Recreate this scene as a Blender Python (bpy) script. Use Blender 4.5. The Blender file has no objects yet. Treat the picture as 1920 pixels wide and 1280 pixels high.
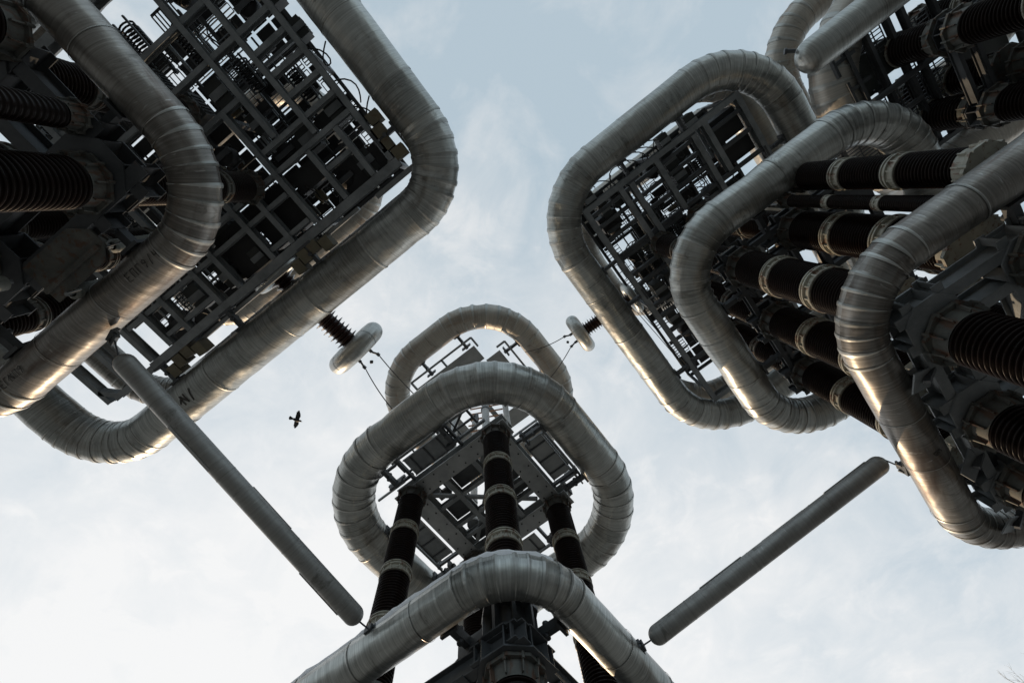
import bpy, math, random
from mathutils import Vector, Matrix, noise as mnoise

# ------------------------------------------------------------------ camera, sky, sun, exposure
S = bpy.context.scene
COL = S.collection
EYE = 1.6
cd = bpy.data.cameras.new("camera"); cam = bpy.data.objects.new("camera", cd); COL.objects.link(cam)
cd.sensor_width = 36.0; cd.lens = 939.75 / 1920 * 36.0
cd.clip_start = 0.05; cd.clip_end = 3000
rt = Vector((0.79222021, 0.60644866, -0.06787612)); dn = Vector((-0.59829704, 0.75000807, -0.28200806)); fw = Vector((-0.12011577, 0.26402257, 0.95700799))
M = Matrix(((rt.x, -dn.x, -fw.x, 0), (rt.y, -dn.y, -fw.y, 0), (rt.z, -dn.z, -fw.z, EYE), (0, 0, 0, 1)))
cam.matrix_world = M
S.camera = cam
SUN_EL, SUN_AZ = math.radians(13), math.atan2(-0.80, 0.60)      # azimuth clockwise from +Y
sd = Vector((math.sin(SUN_AZ) * math.cos(SUN_EL), math.cos(SUN_AZ) * math.cos(SUN_EL), math.sin(SUN_EL)))

W = bpy.data.worlds.new("World"); S.world = W; W.use_nodes = True
nt = W.node_tree; nt.nodes.clear()
def N(t, ty, **k):
    n = t.nodes.new(ty)
    for a, b in k.items(): setattr(n, a, b)
    return n
def val(t, sock, v):
    if hasattr(v, 'links'): t.links.new(v, sock)
    else: sock.default_value = v
def math_n(t, op, a, b=0.0, c=None, clamp=False):
    n = N(t, 'ShaderNodeMath', operation=op, use_clamp=clamp); val(t, n.inputs[0], a); val(t, n.inputs[1], b)
    if c is not None: val(t, n.inputs[2], c)
    return n.outputs[0]
def mix_n(t, f, a, b, kind='RGBA', blend='MIX'):
    n = N(t, 'ShaderNodeMix', data_type=kind, blend_type=blend)
    val(t, n.inputs[0], f)
    i = {'RGBA': (6, 7, 2), 'FLOAT': (2, 3, 0)}[kind]
    val(t, n.inputs[i[0]], a); val(t, n.inputs[i[1]], b)
    return n.outputs[i[2]]
def ramp_n(t, f, pts):
    n = N(t, 'ShaderNodeValToRGB'); val(t, n.inputs[0], f)
    cr = n.color_ramp
    while len(cr.elements) < len(pts): cr.elements.new(0.5)
    for e, (p, c) in zip(cr.elements, pts):
        e.position = p; e.color = c if len(c) == 4 else (*c, 1)
    return n.outputs[0]
def noise_n(t, vec, scale, detail=4, rough=0.55, dist=0.0):
    n = N(t, 'ShaderNodeTexNoise'); val(t, n.inputs['Vector'], vec); n.inputs['Scale'].default_value = scale
    n.inputs['Detail'].default_value = detail; n.inputs['Roughness'].default_value = rough; n.inputs['Distortion'].default_value = dist
    return n.outputs[0]

tc = N(nt, 'ShaderNodeTexCoord')
sky = N(nt, 'ShaderNodeTexSky', sky_type='NISHITA', sun_disc=False, sun_elevation=SUN_EL, sun_rotation=SUN_AZ, air_density=1.0, dust_density=1.2, ozone_density=1.0)
sep = N(nt, 'ShaderNodeSeparateXYZ'); nt.links.new(tc.outputs['Generated'], sep.inputs[0])
zz = math_n(nt, 'MAXIMUM', math_n(nt, 'ADD', sep.outputs[2], 0.12), 0.1)
cmb = N(nt, 'ShaderNodeCombineXYZ')
nt.links.new(math_n(nt, 'DIVIDE', sep.outputs[0], zz), cmb.inputs[0]); nt.links.new(math_n(nt, 'DIVIDE', sep.outputs[1], zz), cmb.inputs[1])
cmb.inputs[2].default_value = 4.3
n1 = noise_n(nt, cmb.outputs[0], 1.6, 9, 0.58, 0.45)
n2 = noise_n(nt, cmb.outputs[0], 5.5, 10, 0.62, 0.5)
dp = N(nt, 'ShaderNodeVectorMath', operation='DOT_PRODUCT'); nt.links.new(tc.outputs['Generated'], dp.inputs[0])
dp.inputs[1].default_value = (math.sin(SUN_AZ), math.cos(SUN_AZ), 0)
base = N(nt, 'ShaderNodeMapRange', interpolation_type='SMOOTHSTEP'); nt.links.new(dp.outputs['Value'], base.inputs[0])
base.inputs[1].default_value = -0.42; base.inputs[2].default_value = 0.95; base.inputs[3].default_value = 0.02; base.inputs[4].default_value = 1.0
nn = math_n(nt, 'ADD', math_n(nt, 'MULTIPLY', math_n(nt, 'SUBTRACT', n1, 0.5), 1.5), math_n(nt, 'MULTIPLY', math_n(nt, 'SUBTRACT', n2, 0.5), 1.5))
n3 = N(nt, 'ShaderNodeMapRange', interpolation_type='SMOOTHSTEP'); nt.links.new(noise_n(nt, cmb.outputs[0], 8.5, 9, 0.6, 0.6), n3.inputs[0])
n3.inputs[1].default_value = 0.48; n3.inputs[2].default_value = 0.70; n3.inputs[3].default_value = -0.06; n3.inputs[4].default_value = 0.55
nn = math_n(nt, 'ADD', nn, math_n(nt, 'MULTIPLY', n3.outputs[0], math_n(nt, 'MULTIPLY', n1, math_n(nt, 'ADD', 0.15, math_n(nt, 'MULTIPLY', base.outputs[0], 2.6), clamp=True))))
amp = math_n(nt, 'SUBTRACT', 1.22, math_n(nt, 'MULTIPLY', base.outputs[0], 0.82))
fac = math_n(nt, 'ADD', base.outputs[0], math_n(nt, 'MULTIPLY', nn, amp), clamp=True)
veil = mix_n(nt, 0.72, sky.outputs[0], (6.2, 7.5, 8.4, 1))
white = mix_n(nt, base.outputs[0], (7.9, 8.0, 8.1, 1), (9.3, 9.36, 9.4, 1))
skyc = mix_n(nt, fac, veil, white)
bg = N(nt, 'ShaderNodeBackground'); nt.links.new(skyc, bg.inputs[0]); bg.inputs[1].default_value = 0.1
wo = N(nt, 'ShaderNodeOutputWorld'); nt.links.new(bg.outputs[0], wo.inputs[0])

sl = bpy.data.lights.new("sun", 'SUN'); sun = bpy.data.objects.new("sun", sl); COL.objects.link(sun)
sl.energy = 2.6; sl.angle = math.radians(0.53); sl.color = (1.0, 0.74, 0.48)
sun.rotation_euler = (-sd).to_track_quat('-Z', 'Y').to_euler(); sun.location = (0, 0, 60)

S.view_settings.view_transform = 'Standard'; S.view_settings.look = 'None'
S.view_settings.exposure = 0.0; S.view_settings.gamma = 1.0
S.render.film_transparent = False

rnd = random.Random(11)

# ------------------------------------------------------------------ materials
def new_mat(name):
    m = bpy.data.materials.new(name); m.use_nodes = True
    return m, m.node_tree, m.node_tree.nodes['Principled BSDF']

def tube_mat(name, light, dark, rough, brown=(0.20, 0.145, 0.105), brown_amt=0.5, metal=0.85, seam=False):
    m, t, b = new_mat(name)
    uv = N(t, 'ShaderNodeUVMap', uv_map='UVMap')
    oi = N(t, 'ShaderNodeObjectInfo')
    off = N(t, 'ShaderNodeVectorMath', operation='ADD'); t.links.new(uv.outputs[0], off.inputs[0])
    cx = N(t, 'ShaderNodeCombineXYZ'); t.links.new(math_n(t, 'MULTIPLY', oi.outputs['Random'], 40), cx.inputs[0]); t.links.new(cx.outputs[0], off.inputs[1])
    def scaled(sx, sy):
        mp = N(t, 'ShaderNodeMapping'); mp.inputs['Scale'].default_value = (sx, sy, 1); t.links.new(off.outputs[0], mp.inputs[0]); return mp.outputs[0]
    brush = noise_n(t, scaled(38, 0.7), 1.0, 5, 0.65, 0.3)
    fine = noise_n(t, scaled(120, 2.2), 1.0, 3, 0.6)
    cloud = noise_n(t, scaled(1.1, 1.3), 1.0, 6, 0.6, 0.4)
    stain = noise_n(t, scaled(0.55, 2.0), 1.0, 5, 0.6, 0.6)
    scr = noise_n(t, scaled(26, 5.0), 1.0, 2, 0.5, 0.8)
    at = N(t, 'ShaderNodeAttribute', attribute_name='tint')
    f = math_n(t, 'ADD', math_n(t, 'MULTIPLY', brush, 0.72), math_n(t, 'MULTIPLY', cloud, 0.36))
    f = math_n(t, 'ADD', f, math_n(t, 'MULTIPLY', math_n(t, 'SUBTRACT', at.outputs['Fac'], 0.5), 0.17))
    c = ramp_n(t, f, [(0.30, dark), (0.78, light)])
    sf = N(t, 'ShaderNodeMapRange', interpolation_type='SMOOTHSTEP'); t.links.new(stain, sf.inputs[0]); sf.inputs[1].default_value = 0.50; sf.inputs[2].default_value = 0.72; sf.inputs[4].default_value = brown_amt
    c = mix_n(t, sf.outputs[0], c, (*brown, 1))
    # pale scratches of frost and lime
    sc = N(t, 'ShaderNodeMapRange'); t.links.new(scr, sc.inputs[0]); sc.inputs[1].default_value = 0.665; sc.inputs[2].default_value = 0.72; sc.inputs[4].default_value = 0.5
    c = mix_n(t, sc.outputs[0], c, (0.62, 0.62, 0.60, 1))
    # dark grime runs and blotches
    gr = N(t, 'ShaderNodeMapRange', interpolation_type='SMOOTHSTEP'); t.links.new(noise_n(t, scaled(2.6, 0.9), 1.0, 7, 0.72, 1.2), gr.inputs[0]); gr.inputs[1].default_value = 0.56; gr.inputs[2].default_value = 0.68; gr.inputs[4].default_value = 0.55
    c = mix_n(t, gr.outputs[0], c, (0.085, 0.08, 0.07, 1))
    t.links.new(c, b.inputs['Base Color'])
    b.inputs['Metallic'].default_value = metal
    rr = math_n(t, 'ADD', rough - 0.14, math_n(t, 'MULTIPLY', cloud, 0.28), clamp=True)
    t.links.new(rr, b.inputs['Roughness'])
    b.inputs['Anisotropic'].default_value = 0.0
    bp = N(t, 'ShaderNodeBump'); bp.inputs['Strength'].default_value = 0.35; bp.inputs['Distance'].default_value = 0.006
    t.links.new(math_n(t, 'ADD', math_n(t, 'MULTIPLY', fine, 0.35), math_n(t, 'MULTIPLY', brush, 0.65)), bp.inputs['Height'])
    bp2 = N(t, 'ShaderNodeBump'); bp2.inputs['Strength'].default_value = 0.6; bp2.inputs['Distance'].default_value = 0.07
    t.links.new(noise_n(t, scaled(1.6, 2.0), 1.0, 2, 0.5), bp2.inputs['Height']); t.links.new(bp.outputs[0], bp2.inputs['Normal'])
    t.links.new(bp2.outputs[0], b.inputs['Normal'])
    return m

def plain_mat(name, c1, c2, rough=0.6, metal=0.0, scale=3.0, rust=None, rust_amt=0.4, spec=0.5, bump=0.0, rust_lo=0.55):
    m, t, b = new_mat(name)
    tcn = N(t, 'ShaderNodeTexCoord')
    n = noise_n(t, tcn.outputs['Object'], scale, 6, 0.65, 0.2)
    c = ramp_n(t, n, [(0.32, c1), (0.70, c2)])
    if rust:
        mp = N(t, 'ShaderNodeMapping'); mp.inputs['Scale'].default_value = (1, 1, 0.35); t.links.new(tcn.outputs['Object'], mp.inputs[0])
        r = noise_n(t, mp.outputs[0], scale * 2.6, 5, 0.7, 0.3)
        mr = N(t, 'ShaderNodeMapRange', interpolation_type='SMOOTHSTEP'); t.links.new(r, mr.inputs[0]); mr.inputs[1].default_value = rust_lo; mr.inputs[2].default_value = rust_lo + 0.13; mr.inputs[4].default_value = rust_amt
        c = mix_n(t, mr.outputs[0], c, (*rust, 1))
    t.links.new(c, b.inputs['Base Color'])
    b.inputs['Metallic'].default_value = metal
    t.links.new(math_n(t, 'ADD', rough - 0.1, math_n(t, 'MULTIPLY', n, 0.2), clamp=True), b.inputs['Roughness'])
    b.inputs['Specular IOR Level'].default_value = spec
    if bump:
        bp = N(t, 'ShaderNodeBump'); bp.inputs['Strength'].default_value = bump; bp.inputs['Distance'].default_value = 0.02
        t.links.new(noise_n(t, tcn.outputs['Object'], scale * 6, 4, 0.6), bp.inputs['Height']); t.links.new(bp.outputs[0], b.inputs['Normal'])
    return m

MT = {}
MT['tube'] = tube_mat('weathered_sheet_metal', (0.66, 0.675, 0.645), (0.175, 0.183, 0.172), 0.36, metal=0.78, brown=(0.19, 0.155, 0.12), brown_amt=0.45)
MT['tube_brown'] = tube_mat('brown_stained_sheet_metal', (0.45, 0.432, 0.40), (0.13, 0.121, 0.11), 0.38, brown=(0.11, 0.072, 0.052), brown_amt=0.8, metal=0.76)
MT['tube_pale'] = tube_mat('pale_sheet_metal', (0.56, 0.535, 0.48), (0.27, 0.25, 0.22), 0.48, brown=(0.26, 0.17, 0.11), brown_amt=0.6, metal=0.6)
MT['seam'] = tube_mat('weld_seam_metal', (0.62, 0.63, 0.605), (0.24, 0.245, 0.23), 0.42, brown_amt=0.25, metal=0.72)
MT['rod'] = tube_mat('dull_grey_painted_tube', (0.43, 0.43, 0.415), (0.26, 0.262, 0.25), 0.48, brown=(0.13, 0.11, 0.10), brown_amt=0.35, metal=0.55)
MT['torus'] = tube_mat('spun_aluminium', (0.60, 0.61, 0.58), (0.36, 0.37, 0.36), 0.42, brown_amt=0.25)
MT['steel'] = plain_mat('galvanised_steel', (0.17, 0.185, 0.192), (0.33, 0.35, 0.36), 0.55, 0.3, 2.2, rust=(0.16, 0.07, 0.035), rust_amt=0.35, rust_lo=0.62)
MT['steel_dark'] = plain_mat('dark_grey_painted_steel', (0.05, 0.055, 0.06), (0.11, 0.118, 0.125), 0.5, 0.2, 2.0, rust=(0.12, 0.05, 0.03), rust_amt=0.4, rust_lo=0.63)
MT['plate'] = plain_mat('pale_galvanised_plate', (0.29, 0.305, 0.31), (0.46, 0.475, 0.47), 0.5, 0.45, 1.6, rust=(0.2, 0.12, 0.08), rust_amt=0.3, rust_lo=0.6)
MT['glaze'] = plain_mat('brown_porcelain_glaze', (0.005, 0.003, 0.0026), (0.013, 0.006, 0.0045), 0.3, 0.0, 4.0, spec=0.26)
MT['glaze_red'] = plain_mat('red_brown_glaze', (0.020, 0.008, 0.006), (0.045, 0.018, 0.012), 0.3, 0.0, 6.0)
MT['collar'] = plain_mat('cream_painted_casting', (0.24, 0.235, 0.20), (0.45, 0.44, 0.37), 0.55, 0.1, 3.0, rust=(0.13, 0.05, 0.025), rust_amt=0.85, rust_lo=0.52)
MT['collar_dark'] = plain_mat('grimy_grey_casting', (0.06, 0.065, 0.06), (0.16, 0.16, 0.145), 0.6, 0.2, 3.0, rust=(0.11, 0.045, 0.02), rust_amt=0.7, rust_lo=0.5)
MT['dark'] = plain_mat('black_equipment_paint', (0.012, 0.012, 0.013), (0.032, 0.033, 0.035), 0.55, 0.0, 2.0)
MT['cabinet'] = plain_mat('dark_green_grey_enamel', (0.028, 0.032, 0.03), (0.06, 0.066, 0.062), 0.5, 0.0, 1.5, rust=(0.09, 0.04, 0.02), rust_amt=0.5, rust_lo=0.6)
MT['block'] = plain_mat('yellowed_fibreglass_block', (0.12, 0.105, 0.07), (0.22, 0.195, 0.13), 0.65, 0.0, 2.5, rust=(0.12, 0.06, 0.03), rust_amt=0.5)
MT['wire'] = plain_mat('dull_wire', (0.03, 0.03, 0.03), (0.07, 0.068, 0.06), 0.5, 0.4, 8)
MT['copper'] = plain_mat('copper_rod', (0.24, 0.13, 0.08), (0.45, 0.27, 0.17), 0.4, 0.7, 4)
MT['pipe_white'] = plain_mat('pale_grey_post', (0.40, 0.41, 0.41), (0.56, 0.57, 0.56), 0.45, 0.1, 3)
MT['grate'] = plain_mat('grating_steel', (0.07, 0.075, 0.08), (0.15, 0.155, 0.16), 0.6, 0.3, 5)
MT['rubber'] = plain_mat('grey_silicone_shed', (0.16, 0.17, 0.155), (0.27, 0.275, 0.25), 0.7, 0.0, 4)
MT['paint'] = plain_mat('black_brush_paint', (0.03, 0.028, 0.026), (0.10, 0.094, 0.086), 0.7, 0.0, 30)
MT['snow'] = plain_mat('snow', (0.80, 0.81, 0.84), (0.88, 0.89, 0.9), 0.75, 0.0, 9, bump=0.4)
MT['crow'] = plain_mat('crow_feathers', (0.006, 0.006, 0.007), (0.016, 0.016, 0.018), 0.5, 0.0, 20)
MT['bark'] = plain_mat('pale_frosted_bark', (0.78, 0.78, 0.77), (0.90, 0.90, 0.89), 0.8, 0.0, 6)
MT['ground'] = plain_mat('winter_concrete_and_grass', (0.085, 0.088, 0.088), (0.20, 0.207, 0.205), 0.9, 0.0, 0.12, bump=0.3)

# ------------------------------------------------------------------ mesh collector
class MB:
    def __init__(s): s.v = []; s.f = []; s.m = []; s.s = []
    def add(s, vs, fs, mat=0, smooth=False):
        o = len(s.v); s.v += [tuple(p) for p in vs]
        for f in fs: s.f.append(tuple(i + o for i in f)); s.m.append(mat); s.s.append(smooth)
        return s
    def box(s, a, b, mat=0):
        (x0, y0, z0), (x1, y1, z1) = a, b
        s.add([(x0,y0,z0),(x1,y0,z0),(x1,y1,z0),(x0,y1,z0),(x0,y0,z1),(x1,y0,z1),(x1,y1,z1),(x0,y1,z1)],
              [(0,3,2,1),(4,5,6,7),(0,1,5,4),(1,2,6,5),(2,3,7,6),(3,0,4,7)], mat); return s
    def cbox(s, c, d, mat=0):
        return s.box([c[i] - d[i] / 2 for i in range(3)], [c[i] + d[i] / 2 for i in range(3)], mat)
    def bar(s, p, q, w, h, up=(0, 0, 1), mat=0):
        p, q = Vector(p), Vector(q); d = (q - p).normalized(); u = Vector(up)
        if abs(d.dot(u)) > 0.98: u = Vector((1, 0, 0))
        x = d.cross(u).normalized(); u = x.cross(d).normalized()
        vs = []
        for e in (p, q):
            for a, b in ((-1,-1),(1,-1),(1,1),(-1,1)): vs.append(e + x * a * w / 2 + u * b * h / 2)
        s.add(vs, [(0,3,2,1),(4,5,6,7),(0,1,5,4),(1,2,6,5),(2,3,7,6),(3,0,4,7)], mat); return s
    def cyl(s, p, q, r, n=12, r2=None, caps=True, mat=0):
        p, q = Vector(p), Vector(q); d = (q - p).normalized(); r2 = r if r2 is None else r2
        u = Vector((0, 0, 1)) if abs(d.z) < 0.9 else Vector((1, 0, 0))
        x = d.cross(u).normalized(); y = d.cross(x)
        vs = []
        for e, rr in ((p, r), (q, r2)):
            for i in range(n):
                a = 2 * math.pi * i / n; vs.append(e + x * rr * math.cos(a) + y * rr * math.sin(a))
        s.add(vs, [(i, i + n, (i + 1) % n + n, (i + 1) % n) for i in range(n)], mat, True)
        if caps:
            s.add(vs[:n], [tuple(range(n))], mat); s.add(vs[n:], [tuple(reversed(range(n)))], mat)
        return s
    def path(s, pts, r, n=6, mat=0):
        pts = [Vector(p) for p in pts]; vs = []
        for i, p in enumerate(pts):
            d = (pts[min(i + 1, len(pts) - 1)] - pts[max(i - 1, 0)]).normalized()
            u = Vector((0, 0, 1)) if abs(d.z) < 0.9 else Vector((1, 0, 0))
            x = d.cross(u).normalized(); y = d.cross(x)
            rr = r[i] if isinstance(r, (list, tuple)) else r
            for k in range(n):
                a = 2 * math.pi * k / n; vs.append(p + x * rr * math.cos(a) + y * rr * math.sin(a))
        fs = []
        for i in range(len(pts) - 1):
            for k in range(n): fs.append((i*n+k, (i+1)*n+k, (i+1)*n+(k+1) % n, i*n+(k+1) % n))
        s.add(vs, fs, mat, True)
        s.add(vs[:n], [tuple(range(n))], mat); s.add(vs[-n:], [tuple(reversed(range(n)))], mat)
        return s
    def lathe(s, prof, n=32, mat=0, mats=None, smooth=True, split=False):
        # prof: list of (r, z) about the z axis
        if split:
            for j in range(len(prof) - 1):
                s.lathe([prof[j], prof[j + 1]], n, mats[j] if mats else mat, None, smooth)
            return s
        vs = []
        for r, z in prof:
            for i in range(n):
                a = 2 * math.pi * i / n; vs.append((r * math.cos(a), r * math.sin(a), z))
        fs = []
        for j in range(len(prof) - 1):
            for i in range(n): fs.append((j*n+i, j*n+(i+1) % n, (j+1)*n+(i+1) % n, (j+1)*n+i))
        s.add(vs, fs, mat, smooth); return s
    def poly(s, pts, z0, z1, mat=0):
        n = len(pts)
        vs = [(x, y, z0) for x, y in pts] + [(x, y, z1) for x, y in pts]
        s.add(vs, [tuple(reversed(range(n))), tuple(range(n, 2*n))] + [(i, (i+1) % n, (i+1) % n + n, i + n) for i in range(n)], mat); return s
    def mesh(s, name, mats):
        me = bpy.data.meshes.new(name); me.from_pydata(s.v, [], s.f)
        for m in mats: me.materials.append(MT[m] if isinstance(m, str) else m)
        me.polygons.foreach_set('material_index', s.m); me.polygons.foreach_set('use_smooth', s.s)
        me.update(); return me
    def build(s, name, mats, parent=None, loc=(0, 0, 0)):
        if isinstance(mats, str): mats = [mats]
        return link(name, s.mesh(name, mats), parent, loc)

def link(name, me, parent=None, loc=(0, 0, 0), rot=None):
    o = bpy.data.objects.new(name, me); COL.objects.link(o)
    if parent: o.parent = parent
    o.location = loc
    if rot is not None: o.rotation_euler = rot
    return o
def tag(o, label=None, cat=None, group=None, kind=None):
    if label: o['label'] = label
    if cat: o['category'] = cat
    if group: o['group'] = group
    if kind: o['kind'] = kind
    return o
def thing(name, label, cat, loc=(0, 0, 0), group=None):
    o = bpy.data.objects.new(name, None); COL.objects.link(o); o.location = (loc[0], loc[1], loc[2]); o.empty_display_size = 0.2
    return tag(o, label, cat, group)
def Z(h): return h + EYE

# ------------------------------------------------------------------ setting: ground
g = MB(); R_ = 900
ring_r = [0, 6, 14, 30, 60, 120, 250, 500, R_]
g.lathe([(max(r, 0.01), 0) for r in ring_r], 64, smooth=False)
tag(g.build('ground', 'ground'), kind='structure')

# ------------------------------------------------------------------ tubes with weld seams
def tube_mesh(name, stations, closed, r, mats, nseg=36, seam_w=0.010, seams=None, end_r=None, dents=(), wob=0.007):
    """stations: list of Vector on the centreline; flat gores between them, welded along every station"""
    seed = rnd.uniform(0, 50); n = len(stations); V = []; F = []; MI = []; UV = []; TI = []
    cum = [0.0]
    for i in range(n if closed else n - 1): cum.append(cum[-1] + (stations[(i + 1) % n] - stations[i]).length)
    def frame(i):
        p = stations[i]
        if closed or 0 < i < n - 1: d0 = (p - stations[i - 1]).normalized(); d1 = (stations[(i + 1) % n] - p).normalized()
        elif i == 0: d0 = d1 = (stations[1] - p).normalized()
        else: d0 = d1 = (p - stations[i - 1]).normalized()
        return d0, d1
    def ringv(c, d, mit, rr):
        up = Vector((0, 0, 1))
        side = d.cross(up).normalized(); u2 = side.cross(d).normalized()
        out = []
        for k in range(nseg + 1):
            a = 2 * math.pi * k / nseg
            o = side * math.cos(a) * rr + u2 * math.sin(a) * rr
            t = -(o.dot(mit)) / d.dot(mit)          # slide along the gore to the mitre plane
            out.append(c + o + d * t)
        return out
    def strip(a, b, mat, ua, ub, tint):
        o = len(V); V.extend(a); V.extend(b); m = nseg + 1
        for k in range(m): UV.append((ua, k / nseg * 2 * math.pi * r))
        for k in range(m): UV.append((ub, k / nseg * 2 * math.pi * r))
        TI.extend([tint] * (2 * m))
        for k in range(nseg): F.append((o + k, o + k + 1, o + m + k + 1, o + m + k)); MI.append(mat)
    for i in range(n if closed else n - 1):
        p, q = stations[i], stations[(i + 1) % n]; d = (q - p).normalized()
        a0, a1 = frame(i); b0, b1 = frame((i + 1) % n)
        ma = (a0 + a1).normalized(); mb = (b0 + b1).normalized()
        rr = r * (1 + rnd.uniform(-wob, wob)); tint = rnd.random()
        va, vb = ringv(p, d, ma, rr), ringv(q, d, mb, rr); NL = max(3, min(9, int((q - p).length / 0.14))); o = len(V); mm_ = nseg + 1
        for j in range(NL + 1):
            f = j / NL; edge = min(1.0, 4 * f, 4 * (1 - f))
            for k in range(mm_):
                w_ = va[k].lerp(vb[k], f); ax_ = p.lerp(q, f); rad = (w_ - ax_); rad = (rad - d * rad.dot(d)).normalized()
                sv = Vector((w_.x + seed, w_.y, w_.z))
                dz = 0.005 * mnoise.noise(sv * 2.3) + 0.0028 * mnoise.noise(sv * 6.0 + Vector((9, 3, 1)))
                pk = max(0.0, mnoise.noise(sv * 1.1 + Vector((4, 8, 2))) - 0.28)
                dz -= 0.07 * pk * edge
                for (c_, R_d, dep) in dents:
                    e_ = (w_ - Vector(c_)).length / R_d
                    if e_ < 1: dz -= dep * (1 - e_) ** 1.3 * (0.6 + 0.4 * math.sin(e_ * 9 + w_.x * 20))
                V.append(w_ + rad * dz * (r / 0.4)); UV.append((cum[i] + (cum[i + 1] - cum[i]) * f, k / nseg * 2 * math.pi * r)); TI.append(tint)
        for j in range(NL):
            for k in range(nseg): F.append((o + j*mm_ + k, o + j*mm_ + k + 1, o + (j+1)*mm_ + k + 1, o + (j+1)*mm_ + k)); MI.append(0)
    if seam_w:
        for i in range(n):
            if not closed and i in (0, n - 1): continue
            if seams is not None and i not in seams: continue
            d0, d1 = frame(i); m = (d0 + d1).normalized(); p = stations[i]
            w = seam_w * 1.35 * (r / 0.5) * rnd.choice((0.5, 0.6, 0.8, 1.1, 1.9)); rs = r * (1 + wob) + 0.006; tint = rnd.random()
            a = ringv(p - d0 * w, d0, d0, rs); mm = ringv(p, d0, m, rs + 0.004); b = ringv(p + d1 * w, d1, d1, rs)
            strip(a, mm, 1, cum[i] - w, cum[i], tint); strip(mm, b, 1, cum[i], cum[i] + w, tint)
    me = bpy.data.meshes.new(name); me.from_pydata([tuple(v) for v in V], [], F)
    for mt in mats: me.materials.append(MT[mt])
    me.polygons.foreach_set('material_index', MI); me.polygons.foreach_set('use_smooth', [True] * len(F))
    ul = me.uv_layers.new(name='UVMap')
    fl = []
    for f in F:
        for vi in f: fl += UV[vi]
    ul.data.foreach_set('uv', fl)
    at = me.attributes.new('tint', 'FLOAT', 'POINT'); at.data.foreach_set('value', TI)
    me.update(); return me

def ring_stations(a, b, rc, step=1.25, ncorner=8):
    pts = []
    cs = ((1, 1, 0), (-1, 1, 90), (-1, -1, 180), (1, -1, 270))
    for sx, sy, t0 in cs:
        for k in range(ncorner + 1):
            t = math.radians(t0 + 90 * (k + (rnd.uniform(-0.13, 0.13) if 0 < k < ncorner else 0)) / ncorner)
            pts.append(Vector((sx * (a - rc) + rc * math.cos(t), sy * (b - rc) + rc * math.sin(t), 0)))
    out = []
    for i, p in enumerate(pts):
        q = pts[(i + 1) % len(pts)]; out.append(p)
        L = (q - p).length
        if L > step * 1.3:
            k = int(round(L / step))
            for j in range(1, k): out.append(p.lerp(q, j / k + rnd.uniform(-0.3, 0.3) / k))
    return out

def corona_ring(h, cx, cy, a, b, rc, r, mat, label, brackets=(), step=1.25, ncorner=9, group=None, blocks=(), dents=()):
    t = thing('corona_ring', label, 'corona ring', (cx, cy, Z(h)), group)
    me = tube_mesh('tube', ring_stations(a, b, rc, step, ncorner), True, r, [mat, 'seam'], dents=[((c[0] - cx, c[1] - cy, c[2] - h), c[3], c[4]) for c in dents])
    link('tube', me, t)
    for (side, u, reach) in brackets:          # stand-off stubs between the tube and the deck inside it
        m = MB()
        if side == '-x': p, d = Vector((-a + r * 0.92, u - cy, 0.0)), Vector((1, 0, 0))
        if side == '+x': p, d = Vector((a - r * 0.92, u - cy, 0.0)), Vector((-1, 0, 0))
        if side == '-y': p, d = Vector((u - cx, -b + r * 0.92, 0.0)), Vector((0, 1, 0))
        if side == '+y': p, d = Vector((u - cx, b - r * 0.92, 0.0)), Vector((0, -1, 0))
        m.bar(p, p + d * reach, 0.10, 0.16)
        q = Vector((d.y, d.x, 0))
        m.bar(p + d * 0.05 - q * 0.14, p + d * 0.05 + q * 0.14, 0.05, 0.30)
        m.bar(p + d * (reach - 0.08) - q * 0.2, p + d * (reach - 0.08) + q * 0.2, 0.06, 0.22)
        m.cyl(p + d * reach * 0.5 - Vector((0, 0, 0.14)), p + d * reach * 0.5 + Vector((0, 0, 0.14)), 0.05, 8)
        m.build('support_bracket', 'steel_dark', t)
    for (side, u, dist) in blocks:             # paired fibreglass blocks beside a bracket
        m = MB()
        for k, (du, dd) in enumerate(((-0.42, 0.0), (-0.14, 0.10), (0.16, 0.16), (0.44, 0.02))):
            if side == '+x': c = Vector((a - r - dist - dd, u + du - cy, 0.1)); s_ = (0.30, 0.25, 0.4)
            else: c = Vector((u + du - cx, b - r - dist - dd, 0.1)); s_ = (0.25, 0.30, 0.4)
            m.cbox(c, s_)
        m.build('insulating_block', 'block', t)
    return t

def tube_mark(ring, cx, cy, h, side, a, b, r, u0, ang, glyphs, size, width=0.016):
    """brush-painted strokes that follow the round of a straight tube side"""
    def P(u, v):
        # u metres along the side, v metres round the girth from the angle ang (0 = straight down)
        th = ang + v / (r + 0.006); rad = r * 1.012 + 0.006
        if side == '+y': return Vector((u, b + math.sin(th) * rad, -math.cos(th) * rad))
        if side == '-x': return Vector((-a - math.sin(th) * rad, u, -math.cos(th) * rad))
    pen = u0
    for gl in glyphs:
        m = MB()
        for st in gl:
            for (p, q) in zip(st[:-1], st[1:]):
                L = max(1, int(math.hypot(q[0] - p[0], q[1] - p[1]) / 0.25))
                for k in range(L):
                    s0 = [p[i] + (q[i] - p[i]) * k / L for i in (0, 1)]; s1 = [p[i] + (q[i] - p[i]) * (k + 1) / L for i in (0, 1)]
                    A = P(pen + s0[0] * size * 0.8, -s0[1] * size); B = P(pen + s1[0] * size * 0.8, -s1[1] * size)
                    nrm = A - Vector((A.x, b, 0)) if side == '+y' else A - Vector((-a, A.y, 0))
                    m.bar(A, B, width, 0.004, up=nrm)
        pen += size * 0.85
        m.build('painted_character', 'paint', ring)

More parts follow.
